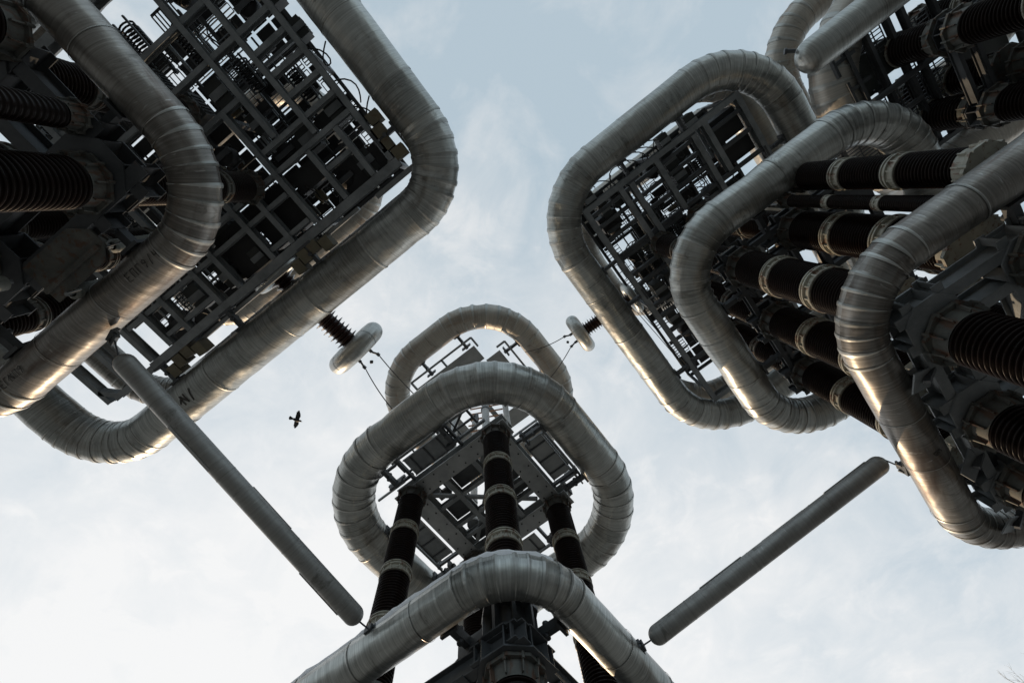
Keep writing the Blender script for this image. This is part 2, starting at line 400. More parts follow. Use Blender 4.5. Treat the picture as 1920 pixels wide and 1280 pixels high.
# ------------------------------------------------------------------ rings
RS = [
 # key        h      cx     cy     a     b     rc    r      material
 ('R3', 6.06, 4.86, 6.36, 1.99, 2.58, 1.05, 0.2915, 'tube_brown'),
 ('R2', 10.5, 5.04, 6.20, 2.65, 2.72, 1.35, 0.414, 'tube'),
 ('R1', 15.4, 4.94, 6.28, 3.74, 4.91, 2.07, 0.516, 'tube'),
 ('R1b', 16.9, 4.94, 6.28, 3.62, 4.80, 2.0, 0.44, 'tube_pale'),
 ('R0', 19.5, 5.80, 5.40, 3.85, 2.33, 1.75, 0.50, 'tube_pale'),
 ('C3', 5.78, -4.94, 6.29, 2.52, 2.23, 1.06, 0.307, 'tube'),
 ('C2', 11.7, -4.77, 6.41, 3.09, 3.10, 2.155, 0.537, 'tube'),
 ('C1', 19.3, -4.87, 6.37, 3.08, 3.08, 2.34, 0.492, 'tube_pale'),
 ('L3', 7.4, -5.41, -4.58, 2.74, 2.60, 1.18, 0.32, 'tube_brown'),
 ('L2', 12.15, -5.81, -4.50, 5.77, 4.0, 1.45, 0.52, 'tube'),
 ('L2b', 13.6, -5.4, -4.75, 5.2, 3.95, 1.3, 0.40, 'tube_brown'),
 ('L1', 20.0, -6.9, -4.6, 4.3, 2.54, 1.6, 0.47, 'tube_pale'),
 ('T2', 12.5, 12.13, 4.27, 4.0, 2.26, 1.7, 0.51, 'tube_pale'),
 ('T1', 17.6, 13.9, 4.3, 3.75, 2.3, 1.75, 0.50, 'tube_pale'),
]
LAB = {
 'R3': 'nearest brown metal ring tube of the right hand tower, cut by the right edge',
 'R2': 'middle grey ring tube of the right tower, between its largest and its brown ring',
 'R1': 'largest grey ring tube of the right tower, round the deck, its left side sunlit',
 'R1b': 'pale ring tube half hidden directly above the largest ring of the right tower',
 'R0': 'topmost tan ring tube of the right tower, glimpsed behind its equipment deck',
 'C3': 'lowest ring tube of the centre tower, with snow along its top edge',
 'C2': 'thick middle ring tube of the centre tower, encircling the square insulator frame',
 'C1': 'highest and smallest looking ring tube of the centre tower, above two angled side panels',
 'L3': 'nearest brown stained ring tube of the left tower, black characters painted on it',
 'L2': 'largest grey ring tube of the left tower, wrapped round the dark equipment deck',
 'L2b': 'brownish ring tube half hidden just above the largest ring of the left tower',
 'L1': 'topmost tan ring tube of the left tower, peeping out behind the deck corner',
 'T2': 'thick ring tube of the far upper right tower, its lower side brightly sunlit',
 'T1': 'highest ring tube of the far upper right tower, leaving the top edge of the picture',
}
BR = {
 'R1': [('-y', 3.9, 0.75), ('-y', 5.9, 0.75), ('-x', 4.2, 0.75), ('-x', 8.6, 0.75), ('-x', 5.6, 0.72), ('+x', 4.3, 0.7)],
 'R2': [('-x', 5.2, 0.8), ('-x', 7.0, 0.8), ('-y', 4.4, 0.8)],
 'R3': [('-x', 5.5, 0.55), ('-x', 7.4, 0.55), ('-y', 5.2, 0.6)],
 'C1': [('-x', 5.3, 0.7), ('-x', 7.3, 0.7), ('-y', -5.8, 0.7), ('-y', -4.0, 0.7), ('+x', 5.5, 0.7), ('+x', 7.2, 0.7)],
 'C2': [('-y', -6.2, 0.7), ('-y', -4.3, 0.7), ('+x', 5.5, 0.7), ('+x', 7.4, 0.7), ('-x', 5.4, 0.7), ('-x', 7.4, 0.7), ('+y', -4.0, 0.7)],
 'C3': [('-y', -5.9, 0.6), ('-y', -4.0, 0.6), ('+x', 5.4, 0.6), ('+x', 7.2, 0.6)],
 'L3': [('+y', -4.2, 0.7), ('+y', -6.6, 0.7), ('+x', -3.6, 0.7)],
 'L2': [('+x', -2.2, 0.62), ('+y', -3.9, 0.62), ('+y', -8.6, 0.62), ('+y', -6.4, 0.62), ('+x', -6.4, 0.62)],
 'T2': [('-x', 3.9, 0.6), ('+y', 10.5, 0.6)],
}
DENT = {'R3': [(3.66, 3.86, 5.80, 0.36, 0.10), (3.46, 3.70, 5.85, 0.22, 0.05)], 'L2': [(-1.2, -0.9, 11.65, 0.5, 0.05)], 'R1': [(2.3, 1.6, 14.9, 0.5, 0.05)]}
BLK = {'L2': [('+x', -2.2, 0.22), ('+y', -3.9, 0.22), ('+y', -8.0, 0.22)]}
ringobj = {}
for key, h, cx, cy, a, b, rc, r, mat in RS:
    ringobj[key] = corona_ring(h, cx, cy, a, b, rc, r, mat, LAB[key], BR.get(key, ()), step=r * 2.6 if r > 0.35 else 0.95, group='corona rings round the towers', blocks=BLK.get(key, ()), dents=DENT.get(key, ()))

# painted characters
gE = [[(0.6, 0), (0, 0), (0, 1), (0.6, 1)], [(0, 0.5), (0.45, 0.5)]]
gP = [[(0, 0), (0, 1), (0.6, 1), (0.6, 0)]]
gG = [[(0, 0), (0, 1), (0.55, 1)]]
g9 = [[(0.5, 0.6), (0.1, 0.55), (0.05, 0.85), (0.35, 1), (0.55, 0.8), (0.5, 0.4), (0.2, 0)]]
gS = [[(0.05, -0.1), (0.5, 1.1)]]
g4 = [[(0.1, 1), (0.05, 0.5), (0.55, 0.55)], [(0.5, 1), (0.5, 0)]]
gsq = [[(0.5, 0.9), (0.1, 0.8), (0.0, 0.4), (0.2, 0), (0.55, 0.1), (0.6, 0.45), (0.35, 0.6), (0.2, 0.35), (0.35, 0.25)]]
gN = [[(0, 0), (0.05, 1), (0.6, 0.05), (0.55, 1)], [(-0.4, 0.3), (0.0, 0.75)]]
tube_mark(ringobj['L3'], -5.41, -4.58, 7.4, '+y', 2.74, 2.60, 0.32, 0.98, 0.12, [gE, gP, gG, g9, gS, g4], 0.12, 0.008)
tube_mark(ringobj['L3'], -5.41, -4.58, 7.4, '+y', 2.74, 2.60, 0.32, -1.62, 0.0, [gP, gE, gG, gN, gP, g9], 0.11, 0.008)
tube_mark(ringobj['L2'], -5.81, -4.50, 12.15, '+y', 5.77, 4.0, 0.52, -2.75, 0.15, [gN, gS], 0.26, 0.028)
tube_mark(ringobj['R3'], 4.86, 6.36, 6.06, '-x', 1.99, 2.58, 0.2915, 0.12, 0.1, [gsq], 0.13, 0.012)

# ------------------------------------------------------------------ snow lying on the lowest ring of the centre tower
m = MB()
st = [p for p in ring_stations(2.52, 2.23, 1.06, 0.12, 26) if p.y < -0.9 and abs(p.x) < 2.45]
st.sort(key=lambda p: math.atan2(p.x, -p.y))
vs = []; NK = 13; lump = 0.5
for p in st:
    q = Vector((max(-1.46, min(1.46, p.x)), max(-1.17, min(1.17, p.y)), 0)); q = (p - q).normalized()
    lump = min(1.0, max(0.15, lump + rnd.uniform(-0.28, 0.28)))
    far = 66 + 12 * lump
    for k in range(NK):
        f = k / (NK - 1); an = math.radians(-40 + (far + 40) * f)
        th = 0.312 + (0.016 + 0.045 * lump) * min(1.0, 5 * f, 5 * (1 - f)) * rnd.uniform(0.75, 1.2)
        if k in (0, NK - 1): th = 0.296
        vs.append(p + q * math.sin(an) * th + Vector((0, 0, math.cos(an) * th)))
fs = []
for i in range(len(st) - 1):
    for k in range(NK - 1): fs.append((i*NK+k, i*NK+k+1, (i+1)*NK+k+1, (i+1)*NK+k))
m.add(vs, fs, 0, True)
tag(m.build('snow', 'snow', None, (-4.94, 6.29, Z(5.78))), kind='stuff', label='thin white snow lying along the top of the lowest centre ring')

# ------------------------------------------------------------------ link tubes between the towers
def capsule(name, p, q, r, label, mats=('rod', 'seam'), clamps=(), cat='link tube', joints=7, domes=(True, True)):
    p, q = Vector(p), Vector(q); d = (q - p).normalized()
    t = thing(name, label, cat, p)
    st = []
    if domes[0]:
        for k in range(6): an = math.radians(90 * (1 - k / 6)); st.append((p - d * r * math.sin(an), r * math.cos(an)))
    L = (q - p).length
    for k in range(joints + 1): st.append((p + d * L * k / joints, r))
    if domes[1]:
        for k in range(1, 7): an = math.radians(90 * k / 6); st.append((q + d * r * math.sin(an), max(r * math.cos(an), 0.001)))
    up = Vector((0, 0, 1)); x = d.cross(up).normalized(); y = x.cross(d)
    V = []; F = []; UV = []; TI = []; ns = 32; u = 0
    for i, (c, rr) in enumerate(st):
        if i: u += (c - st[i - 1][0]).length
        for k in range(ns + 1):
            an = 2 * math.pi * k / ns; V.append(c - p + x * rr * math.cos(an) + y * rr * math.sin(an)); UV.append((u, an * r)); TI.append(0.5)
    for i in range(len(st) - 1):
        for k in range(ns): o = i * (ns + 1) + k; F.append((o, o + 1, o + ns + 2, o + ns + 1))
    me = bpy.data.meshes.new('tube_body'); me.from_pydata([tuple(v) for v in V], [], F); me.materials.append(MT[mats[0]])
    me.polygons.foreach_set('use_smooth', [True] * len(F))
    ul = me.uv_layers.new(name='UVMap'); fl = []
    for f in F:
        for vi in f: fl += UV[vi]
    ul.data.foreach_set('uv', fl)
    at = me.attributes.new('tint', 'FLOAT', 'POINT'); at.data.foreach_set('value', TI)
    link('tube_body', me, t)
    # joint bands and a lap strip along the side
    for k in range(1, joints):
        b = MB(); c = d * L * k / joints
        if k % 2: b.cyl(c - d * 0.008, c + d * 0.008, r + 0.003, 32, caps=False)
        else:
            a0 = rnd.uniform(0, 6)
            b.bar(c + (x * math.cos(a0) + y * math.sin(a0)) * (r + 0.004) - d * 0.3, c + (x * math.cos(a0) + y * math.sin(a0)) * (r + 0.004) + d * 0.5, 0.05, 0.012, up=x * math.cos(a0) + y * math.sin(a0))
        b.build('joint_strap', mats[0], t)
    for e, s_, tgt in clamps:
        b = MB(); c = (Vector(e) - p); c2 = Vector(tgt) - p
        b.cyl(c, c.lerp(c2, 0.72), 0.012, 8)
        dd = (c2 - c).normalized(); ss = dd.cross(Vector((0, 0, 1))).normalized(); k = c.lerp(c2, 0.72)
        for off in (-0.06, 0.06): b.bar(k + ss * off, c2 + ss * off, 0.02, 0.09)
        b.bar(k - ss * 0.07, k + ss * 0.07, 0.03, 0.10); b.bar(c2 - ss * 0.09, c2 + ss * 0.09, 0.06, 0.14)
        b.cyl(c.lerp(c2, 0.85) - ss * 0.1, c.lerp(c2, 0.85) + ss * 0.1, 0.02, 8)
        b.build('end_clamp', 'steel_dark', t)
    return t
lp, lq = Vector((-5.147, -1.154, Z(6.77))), Vector((-4.983, 3.435, Z(5.90)))
dd = (lq - lp).normalized()
capsule('link_tube', lp, lq, 0.142, 'long grey round-ended tube hung between the brown left ring and the snowy centre ring', clamps=[(lp - dd * 0.14, 0, (-5.25, -1.62, Z(7.18))), (lq + dd * 0.14, 0, (-4.96, 3.80, Z(5.86)))])
rp, rq = Vector((-1.806, 6.656, Z(5.85))), Vector((2.397, 6.902, Z(6.475)))
dd = (rq - rp).normalized()
capsule('link_tube', rp, rq, 0.145, 'grey round-ended tube hung between the centre ring and the near brown right ring', clamps=[(rp - dd * 0.145, 0, (-2.13, 6.62, Z(5.80))), (rq + dd * 0.145, 0, (2.60, 6.92, Z(6.20)))])
cp, cq = Vector((5.83, 1.672, Z(9.0))), Vector((12.6, 1.60, Z(9.0)))
t = capsule('bus_tube', cp, cq, 0.281, 'fat dome-ended pale tube running out of the upper right corner', mats=('tube', 'seam'), joints=6, domes=(True, False))
b = MB(); b.cyl((-0.16, -0.22, 0.1), (-0.26, -0.30, 0.14), 0.035, 10); b.cyl((-0.26, -0.30, 0.14), (-0.29, -0.32, 0.15), 0.05, 10); b.build('end_knob', 'steel_dark', t)

# ------------------------------------------------------------------ insulator columns
MESH = {}
def shed_mesh(r, H, n):
    k = ('shed', round(r, 3), round(H, 3), n)
    if k not in MESH:
        prof = []; p = H / n; rc = r * 0.84
        for i in range(n):
            z = i * p
            prof += [(rc, z + p * 0.02), (rc, z + p * 0.34), (r * 0.93, z + p * 0.40), (r, z + p * 0.47), (r, z + p * 0.56), (rc * 1.02, z + p * 0.86)]
        prof.append((rc, H))
        MESH[k] = MB().lathe(prof, 40).mesh('insulator_unit', ['glaze'])
    return MESH[k]
def collar_mesh(r, H, mat):
    k = ('collar', round(r, 3), round(H, 3), mat)
    if k not in MESH:
        m = MB(); rb = r * 0.94; e = H * 0.09
        m.lathe([(rb * 0.9, 0), (r * 1.02, 0), (r * 1.05, e * 0.4), (r * 1.05, e), (rb, e * 1.2), (rb, H * 0.55), (r * 1.07, H * 0.57), (r * 1.07, H * 0.68), (rb * 1.01, H * 0.70), (rb * 1.01, H - e), (r * 1.02, H - e), (r * 1.02, H), (rb * 0.9, H)], 40, smooth=True, split=True)
        for i in range(11):
            a = 2 * math.pi * i / 11; c, s_ = math.cos(a), math.sin(a)
            m.bar((c * rb, s_ * rb, H * 0.08), (c * rb, s_ * rb, H * 0.6), 0.022, r * 0.16, up=(c, s_, 0))
        MESH[k] = m.mesh('flange_collar', [mat])
    return MESH[k]
def base_mesh(r, H, mat):
    k = ('base', round(r, 3), round(H, 3), mat)
    if k not in MESH:
        m = MB()
        R8 = r * 1.26
        oct_ = [(R8 * math.cos(math.pi / 8 + i * math.pi / 4), R8 * math.sin(math.pi / 8 + i * math.pi / 4)) for i in range(8)]
        m.poly(oct_, 0, 0.05)
        m.lathe([(r * 1.0, 0.05), (r * 0.96, H)], 32)
        for i in range(10):
            a = 2 * math.pi * i / 10; c, s_ = math.cos(a), math.sin(a)
            m.bar((c * r * 1.08, s_ * r * 1.08, 0.05), (c * r * 1.0, s_ * r * 1.0, H * 0.9), 0.02, r * 0.2, up=(c, s_, 0))
            m.cyl((c * r * 1.18, s_ * r * 1.18, -0.03), (c * r * 1.18, s_ * r * 1.18, 0.09), 0.022, 6)
        MESH[k] = m.mesh('end_flange', [mat])
    return MESH[k]
def column(x, y, h0, h1, r, units, sheds, label, group, cmat='collar', base='collar_dark', ch=0.27):
    t = thing('ribbed_insulator', label, 'insulator column', (x, y, Z(h0)), group)
    L = h1 - h0; bh = 0.26
    inner = L - 2 * bh
    cH = ch
    u = (inner - cH * (units - 1)) / units
    link('end_flange', base_mesh(r, bh, base), t, (0, 0, 0))
    o = link('end_flange', base_mesh(r, bh, 'collar_dark'), t, (0, 0, L)); o.rotation_euler = (math.pi, 0, 0)
    z = bh
    for i in range(units):
        link('insulator_unit', shed_mesh(r, u, sheds), t, (0, 0, z)); z += u
        if i < units - 1:
            o = link('flange_collar', collar_mesh(r * 1.0, cH, cmat), t, (0, 0, z)); o.rotation_euler = (0, 0, rnd.uniform(0, 6)); z += cH
    return t
# centre tower: four tall stacks between its lower and upper frames, four more below
CX = {'near': (-3.33, 4.95), 'left': (-6.10, 4.95), 'right': (-3.33, 7.65), 'back': (-6.10, 7.65)}
CL = {'near': 'foremost brown ribbed column of the centre tower, between its two outer columns',
      'left': 'brown ribbed insulator column at the left corner of the centre tower frame',
      'right': 'brown ribbed insulator column at the right corner of the centre tower frame',
      'back': 'rear brown ribbed insulator column of the centre tower, mostly hidden behind the foremost one'}
for k, (x, y) in CX.items():
    column(x, y, 5.95, 11.62, 0.315, 4, 15, CL[k], 'insulator columns of the centre tower')
column(-3.33, 4.95, -1.55, 4.98, 0.33, 4, 17, 'brown ribbed column under the lowest centre frame at the bottom edge', 'insulator columns of the centre tower', cmat='collar_dark')
for k in ('left', 'right'):
    x, y = CX[k]
    column(x, y, -1.55, 4.98, 0.33, 4, 17, 'lower brown ribbed column standing on the ground below the %s corner of the centre tower' % k, 'insulator columns of the centre tower', cmat='collar_dark')
# right tower
g_ = 'insulator columns of the right hand tower'
RC = [(3.62, 4.66, 0.37, 'uppermost of three with cream collars nearest the middle ring'), (3.62, 6.17, 0.37, 'middle of three with cream collars nearest the middle ring'), (3.62, 7.74, 0.37, 'lowest of three with cream collars nearest the middle ring'),
      (4.93, 4.67, 0.38, 'thick one passing behind the bend of the brown ring'), (5.45, 3.75, 0.27, 'slimmer one above the thin dark rod'), (6.3, 6.2, 0.37, 'inner one hidden mid group'), (6.3, 7.74, 0.37, 'inner one hidden low in the group')]
for i, (x, y, r, lab) in enumerate(RC):
    column(x, y, 6.42, 10.38, r, 3, 16, 'right tower column: ' + lab, g_, base='collar')
    if i != 4: column(x, y, 10.72, 15.3, min(r, 0.34), 3, 15, 'upper right tower column, over the ' + lab, g_, cmat='collar_dark')
column(4.93, 3.95, 6.35, 10.3, 0.12, 3, 26, 'thin dark ribbed rod with pale bands between two thick columns of the right tower', g_, ch=0.16)
for x, y, lab in ((3.75, 5.0, 'largest black ribbed column at the right edge, under the blue grey beam'), (3.7, 6.5, 'black ribbed column at the right edge, below the largest one'), (3.72, 7.72, 'lowest black ribbed column at the right edge, above the brown ring bend'),
                  (5.05, 4.75, 'black ribbed column cut by the right edge behind the brown ring')):
    column(x, y, -1.55, 5.72, 0.355, 4, 21, lab, g_, cmat='collar_dark')
# left tower
g_ = 'insulator columns of the left tower'
for x, y, r, lab in ((-3.9, -3.15, 0.325, 'fattest black ribbed column at the left edge, level with the ring bend'), (-3.25, -4.85, 0.31, 'black ribbed column in the top left corner above the ring tube'), (-5.75, -3.4, 0.325, 'black ribbed column low on the left edge, below the fattest one'), (-3.36, -3.72, 0.17, 'slim black ribbed column with a plain round end, above the fattest one')):
    column(x, y, -1.55, 7.05, r, 5, 17, lab, g_, cmat='collar')
for x, y, lab in ((-3.9, -3.15, 'upper black ribbed column seen past the left ring bend'), (-5.75, -3.2, 'slanting looking ribbed column above the left ring lower side'), (-7.5, -3.2, 'ribbed column nearest the lower left edge above the ring side'), (-3.9, -5.0, 'upper black ribbed column behind the left ring upper side'), (-5.75, -5.0, 'rear upper ribbed column in the dark of the left tower'), (-7.5, -5.0, 'rearmost ribbed column at the far left of the left tower')):
    column(x, y, 7.65, 11.9, 0.31, 3, 14, lab, g_, cmat='collar_dark')
# far upper right tower
g_ = 'insulator columns of the far upper right tower'
for x, y, lab in ((9.52, 3.36, 'foremost'), (9.6, 5.15, 'lower'), (11.3, 3.55, 'upper'), (10.4, 4.75, 'middle')):
    column(x, y, 10.88, 13.5, 0.36, 2, 11, lab + ' brown ribbed column between the two frames of the far upper right tower', g_)
    column(x, y, 3.0, 10.58, 0.36, 5, 16, lab + ' ribbed column under the lower frame of the far upper right tower', g_)

# ------------------------------------------------------------------ steel frames
def beam(t, ax, c, lo, hi, z, w, d, kind='I', mat='steel', name='steel_beam', f=0.018, trim=0.0):
    """a rolled section parallel to x or y; z is its underside"""
    m = MB(); lo += trim; hi -= trim
    def bx(u0, u1, z0, z1):
        if ax == 'x': m.box((lo, c + u0, z + z0), (hi, c + u1, z + z1))
        else: m.box((c + u0, lo, z + z0), (c + u1, hi, z + z1))
    if kind == 'I':
        bx(-w / 2, w / 2, 0, f); bx(-w / 2, w / 2, d - f, d); bx(-f / 2, f / 2, f, d - f)
    elif kind == 'C':
        bx(-w / 2, -w / 2 + f, 0, d); bx(-w / 2 + f, w / 2, 0, f); bx(-w / 2 + f, w / 2, d - f, d)
    else:
        bx(-w / 2, w / 2, 0, d)
    o = m.build(name, mat, t); return o
def grating(t, x0, y0, x1, y1, z, pitch=0.11, bar=0.022, cross=0.32, along='x', thick=0.03):
    m = MB()
    n = max(2, int((y1 - y0 if along == 'x' else x1 - x0) / pitch))
    for i in range(n + 1):
        f = i / n
        if along == 'x': y = y0 + (y1 - y0) * f; m.box((x0, y - bar / 2, z), (x1, y + bar / 2, z + thick))
        else: x = x0 + (x1 - x0) * f; m.box((x - bar / 2, y0, z), (x + bar / 2, y1, z + thick))
    k = max(2, int((x1 - x0 if along == 'x' else y1 - y0) / cross))
    for i in range(k + 1):
        f = i / k
        if along == 'x': x = x0 + (x1 - x0) * f; m.box((x - bar * .45, y0, z + 0.004), (x + bar * .45, y1, z + thick - 0.004))
        else: y = y0 + (y1 - y0) * f; m.box((x0, y - bar * .45, z + 0.004), (x1, y + bar * .45, z + thick - 0.004))
    return m.build('grating_panel', 'grate', t)
def solid(t, x0, y0, x1, y1, z, th=0.012, mat='dark', name='deck_plate'):
    return MB().box((x0, y0, z), (x1, y1, z + th)).build(name, mat, t)

def gear(x, y, z, kind, i, where):
    """loose equipment standing on or slung under a deck"""
    q = rnd.uniform(0.7, 1.15)
    if kind == 'case':
        t = thing('capacitor_case', 'dark ribbed metal case %s' % where, 'equipment case', (x, y, z), 'dark equipment on the decks')
        w, l, hh = 0.36 * q, 0.55 * q, 0.5 * q
        m = MB().cbox((0, 0, hh / 2), (w, l, hh))
        for k in range(5): m.cbox((w / 2 + 0.012, (k - 2) * l / 6, hh / 2), (0.024, 0.02, hh * 0.8)); m.cbox((-w / 2 - 0.012, (k - 2) * l / 6, hh / 2), (0.024, 0.02, hh * 0.8))
        m.build('case_body', 'cabinet', t)
        for k in (-1, 1):
            b = MB().lathe([(0.05, 0), (0.05, 0.03), (0.03, 0.03), (0.045, 0.06), (0.03, 0.09), (0.045, 0.12), (0.03, 0.15), (0.02, 0.2)], 12); b.build('bushing', 'glaze', t, (0, k * l / 4, hh))
        m = MB().cbox((0, 0, -0.02), (w * 1.1, l * 0.3, 0.04)); m.build('foot_rail', 'steel', t)
    elif kind == 'coil':
        t = thing('resistor_coil', 'bank of dark ring windings %s' % where, 'resistor', (x, y, z), 'dark equipment on the decks')
        m = MB()
        for k in range(9):
            a = [Vector((math.cos(s_ / 14 * 6.283) * 0.17, (k - 4) * 0.075, 0.22 + math.sin(s_ / 14 * 6.283) * 0.17)) for s_ in range(15)]
            m.path(a, 0.022, 6)
        m.build('winding', 'dark', t)
        m = MB()
        for c in ((0.14, 0.05), (-0.14, 0.05)): m.bar((c[0], -0.4, c[1]), (c[0], 0.4, c[1]), 0.04, 0.06)
        m.build('coil_rail', 'steel_dark', t)
    elif kind == 'drum':
        t = thing('spark_gap_drum', 'squat dark drum %s' % where, 'equipment drum', (x, y, z), 'dark equipment on the decks')
        MB().lathe([(0.01, 0), (0.2, 0.02), (0.22, 0.07), (0.22, 0.4), (0.2, 0.45), (0.01, 0.47)], 20).build('drum_body', 'dark', t)
        MB().cbox((0, 0, -0.03), (0.5, 0.12, 0.06)).build('drum_mount', 'steel_dark', t); MB().cyl((0, 0, 0.45), (0, 0, 0.62), 0.05, 10).build('drum_stud', 'steel_dark', t)
    else:
        t = thing('cable_loop', 'loose loop of black cable %s' % where, 'cable', (x, y, z), 'cables on the decks')
        m = MB(); s0 = rnd.uniform(0, 6)
        pts = []
        for k in range(16):
            f = k / 15; pts.append((0.5 * (f - 0.5) + 0.16 * math.sin(f * 9 + s0), 0.3 * math.sin(f * 6.28 + s0), -0.25 * math.sin(f * 3.14) + 0.05 * math.sin(f * 14)))
        m.path(pts, 0.017, 6); m.build('cable', 'wire', t)
    return t

def deck_fill(t, xs, ys, z, choose, zt):
    """upper deck: gratings, plates and gaps cell by cell, on thin joists"""
    for i in range(len(xs) - 1):
        for j in range(len(ys) - 1):
            x0, x1, y0, y1 = xs[i] + 0.03, xs[i + 1] - 0.03, ys[j] + 0.03, ys[j + 1] - 0.03
            k = choose(i, j, (x0 + x1) / 2, (y0 + y1) / 2)
            if k == 'g': grating(t, x0, y0, x1, y1, zt, along='x' if (i + j) % 2 else 'y')
            elif k == 'p': solid(t, x0, y0, x1, y1, zt)
            elif k == 'h':          # half plate, half grating
                ym = y0 + (y1 - y0) * rnd.uniform(0.35, 0.65)
                solid(t, x0, y0, x1, ym, zt); grating(t, x0, ym + 0.02, x1, y1, zt)

def clutter(t, x0, x1, y0, y1, z0, z1, nb, nl, seed):
    """second layer of thin framing, louvres and small boxes between the floor beams and the upper deck"""
    r = random.Random(seed)
    for k in range(nb):
        x, y, z = r.uniform(x0, x1), r.uniform(y0, y1), r.uniform(z0, z1); w = r.choice((0.03, 0.04, 0.05, 0.07)); L = r.uniform(0.4, 1.5)
        m = MB()
        if r.random() < 0.5: m.box((max(x0, x - L / 2), y - w / 2, z), (min(x1, x + L / 2), y + w / 2, z + w * 1.4))
        else: m.box((x - w / 2, max(y0, y - L / 2), z), (x + w / 2, min(y1, y + L / 2), z + w * 1.4))
        m.build('secondary_bar', r.choice(('steel', 'steel_dark', 'steel_dark', 'plate')), t)
    for k in range(nl):
        x, y, z = r.uniform(x0 + 0.3, x1 - 0.3), r.uniform(y0 + 0.3, y1 - 0.3), r.uniform(z0, z1); w, l = r.uniform(0.14, 0.3), r.uniform(0.3, 0.55)
        m = MB(); n = int(l / 0.065); q = r.random() < 0.5
        for i in range(n):
            u = -l / 2 + l * i / (n - 1)
            if q: m.bar((x - w, y + u, z), (x + w, y + u, z), 0.045, 0.008, up=(0, 0.6, 0.8))
            else: m.bar((x + u, y - w, z), (x + u, y + w, z), 0.045, 0.008, up=(0.6, 0, 0.8))
        for e in (-1, 1):
            if q: m.bar((x + e * w, y - l / 2, z), (x + e * w, y + l / 2, z), 0.03, 0.06)
            else: m.bar((x - l / 2, y + e * w, z), (x + l / 2, y + e * w, z), 0.03, 0.06)
        m.build('louvre_panel', r.choice(('steel_dark', 'cabinet')), t)
    for k in range(nl):
        x, y, z = r.uniform(x0 + 0.2, x1 - 0.2), r.uniform(y0 + 0.2, y1 - 0.2), r.uniform(z0, z1)
        m = MB(); w, l, h = r.uniform(0.08, 0.2), r.uniform(0.1, 0.3), r.uniform(0.08, 0.25)
        m.cbox((x, y, z), (w * 2, l, h)); m.cbox((x, y, z - h / 2 - 0.01), (w * 1.5, l * 0.6, 0.02)); m.cyl((x, y - l / 2, z), (x, y - l / 2 - 0.12, z), 0.025, 8)
        m.build('junction_box', r.choice(('cabinet', 'dark', 'block', 'collar_dark')), t)
    for k in range(nl // 2):
        x, y, z = r.uniform(x0 + 0.2, x1 - 0.2), r.uniform(y0 + 0.2, y1 - 0.2), r.uniform(z0, z1)
        pts = [(x + 0.5 * (f / 11 - 0.5) * (1 if k % 2 else 0.3), y + 0.9 * (f / 11 - 0.5) * (0.4 if k % 2 else 1), z + 0.12 * math.sin(f * 1.3 + k)) for f in range(12)]
        MB().path(pts, 0.018, 6).build('hose', 'wire', t)

# ---------- right tower, equipment deck inside the largest ring
t = thing('equipment_deck', 'dark steel deck crowded with gear inside the largest ring of the right tower', 'steel deck', (4.9, 6.3, Z(15.3)))
o_ = (-4.9, -6.3)
X = lambda v: v - 4.9
Y = lambda v: v - 6.3
BZ = 0.0
for c, lo, hi in ((2.27, 2.44, 10.15), (7.62, 2.44, 10.15), (3.48, 2.44, 10.15), (3.83, 2.44, 5.3), (4.77, 2.44, 4.2), (6.03, 2.44, 10.15), (6.46, 2.44, 4.1)):
    beam(t, 'y', X(c), Y(lo), Y(hi), BZ, 0.16, 0.26, mat='steel')
for c, lo, hi in ((2.40, 2.19, 7.70), (10.17, 2.19, 7.70)):
    beam(t, 'x', Y(c), X(lo), X(hi), BZ + 0.003, 0.17, 0.26, mat='steel')
for c, lo, hi in ((2.66, 2.35, 6.0), (3.07, 2.35, 6.0), (3.55, 2.35, 6.0), (4.17, 2.35, 7.55), (4.29, 2.35, 4.6), (4.89, 2.35, 4.8), (5.28, 2.35, 7.55), (6.16, 2.35, 4.8), (6.60, 2.35, 7.55), (7.20, 2.35, 5.2), (8.55, 2.35, 7.55), (2.81, 6.54, 7.55), (3.45, 6.54, 7.55)):
    beam(t, 'x', Y(c), X(lo), X(hi), BZ + 0.05, 0.11, 0.16, kind='C', mat='steel_dark')
xs = [2.3, 2.9, 3.5, 4.1, 4.75, 5.4, 6.03, 6.6, 7.6]; ys = [2.45, 3.05, 3.6, 4.2, 4.9, 5.6, 6.4, 7.2, 7.9, 8.55, 9.3, 10.1]
open_ = {(2, 1): 'o', (2, 0): 'g', (3, 1): 'g', (3, 2): 'g', (4, 1): 'g', (1, 3): 'o', (0, 3): 'g', (0, 4): 'g', (1, 2): 'g', (0, 6): 'h', (0, 5): 'g', (5, 0): 'g', (6, 3): 'g', (0, 8): 'o', (0, 9): 'g', (3, 0): 'h', (2, 2): 'g', (4, 2): 'h', (0, 7): 'h', (1, 7): 'o', (4, 3): 'g'}
deck_fill(t, [X(v) for v in xs], [Y(v) for v in ys], 0, lambda i, j, x, y: open_.get((i, j), 'p'), 2.3)
for px, py in ((2.3, 2.45), (7.6, 2.45), (2.3, 10.1), (7.6, 10.1), (2.3, 6.3), (4.9, 2.45), (4.9, 10.1), (7.6, 6.3)):
    MB().cbox((X(px), Y(py), 1.28), (0.10, 0.10, 2.03)).build('deck_post', 'steel_dark', t)
for c in (2.3, 4.1, 6.03, 7.6): beam(t, 'y', X(c), Y(2.5), Y(10.1), 2.17, 0.09, 0.12, mat='steel_dark', name='deck_joist')
for c in (2.45, 4.2, 6.4, 8.55, 10.1): beam(t, 'x', Y(c), X(2.36), X(7.55), 2.05, 0.09, 0.11, mat='steel_dark', name='deck_joist')
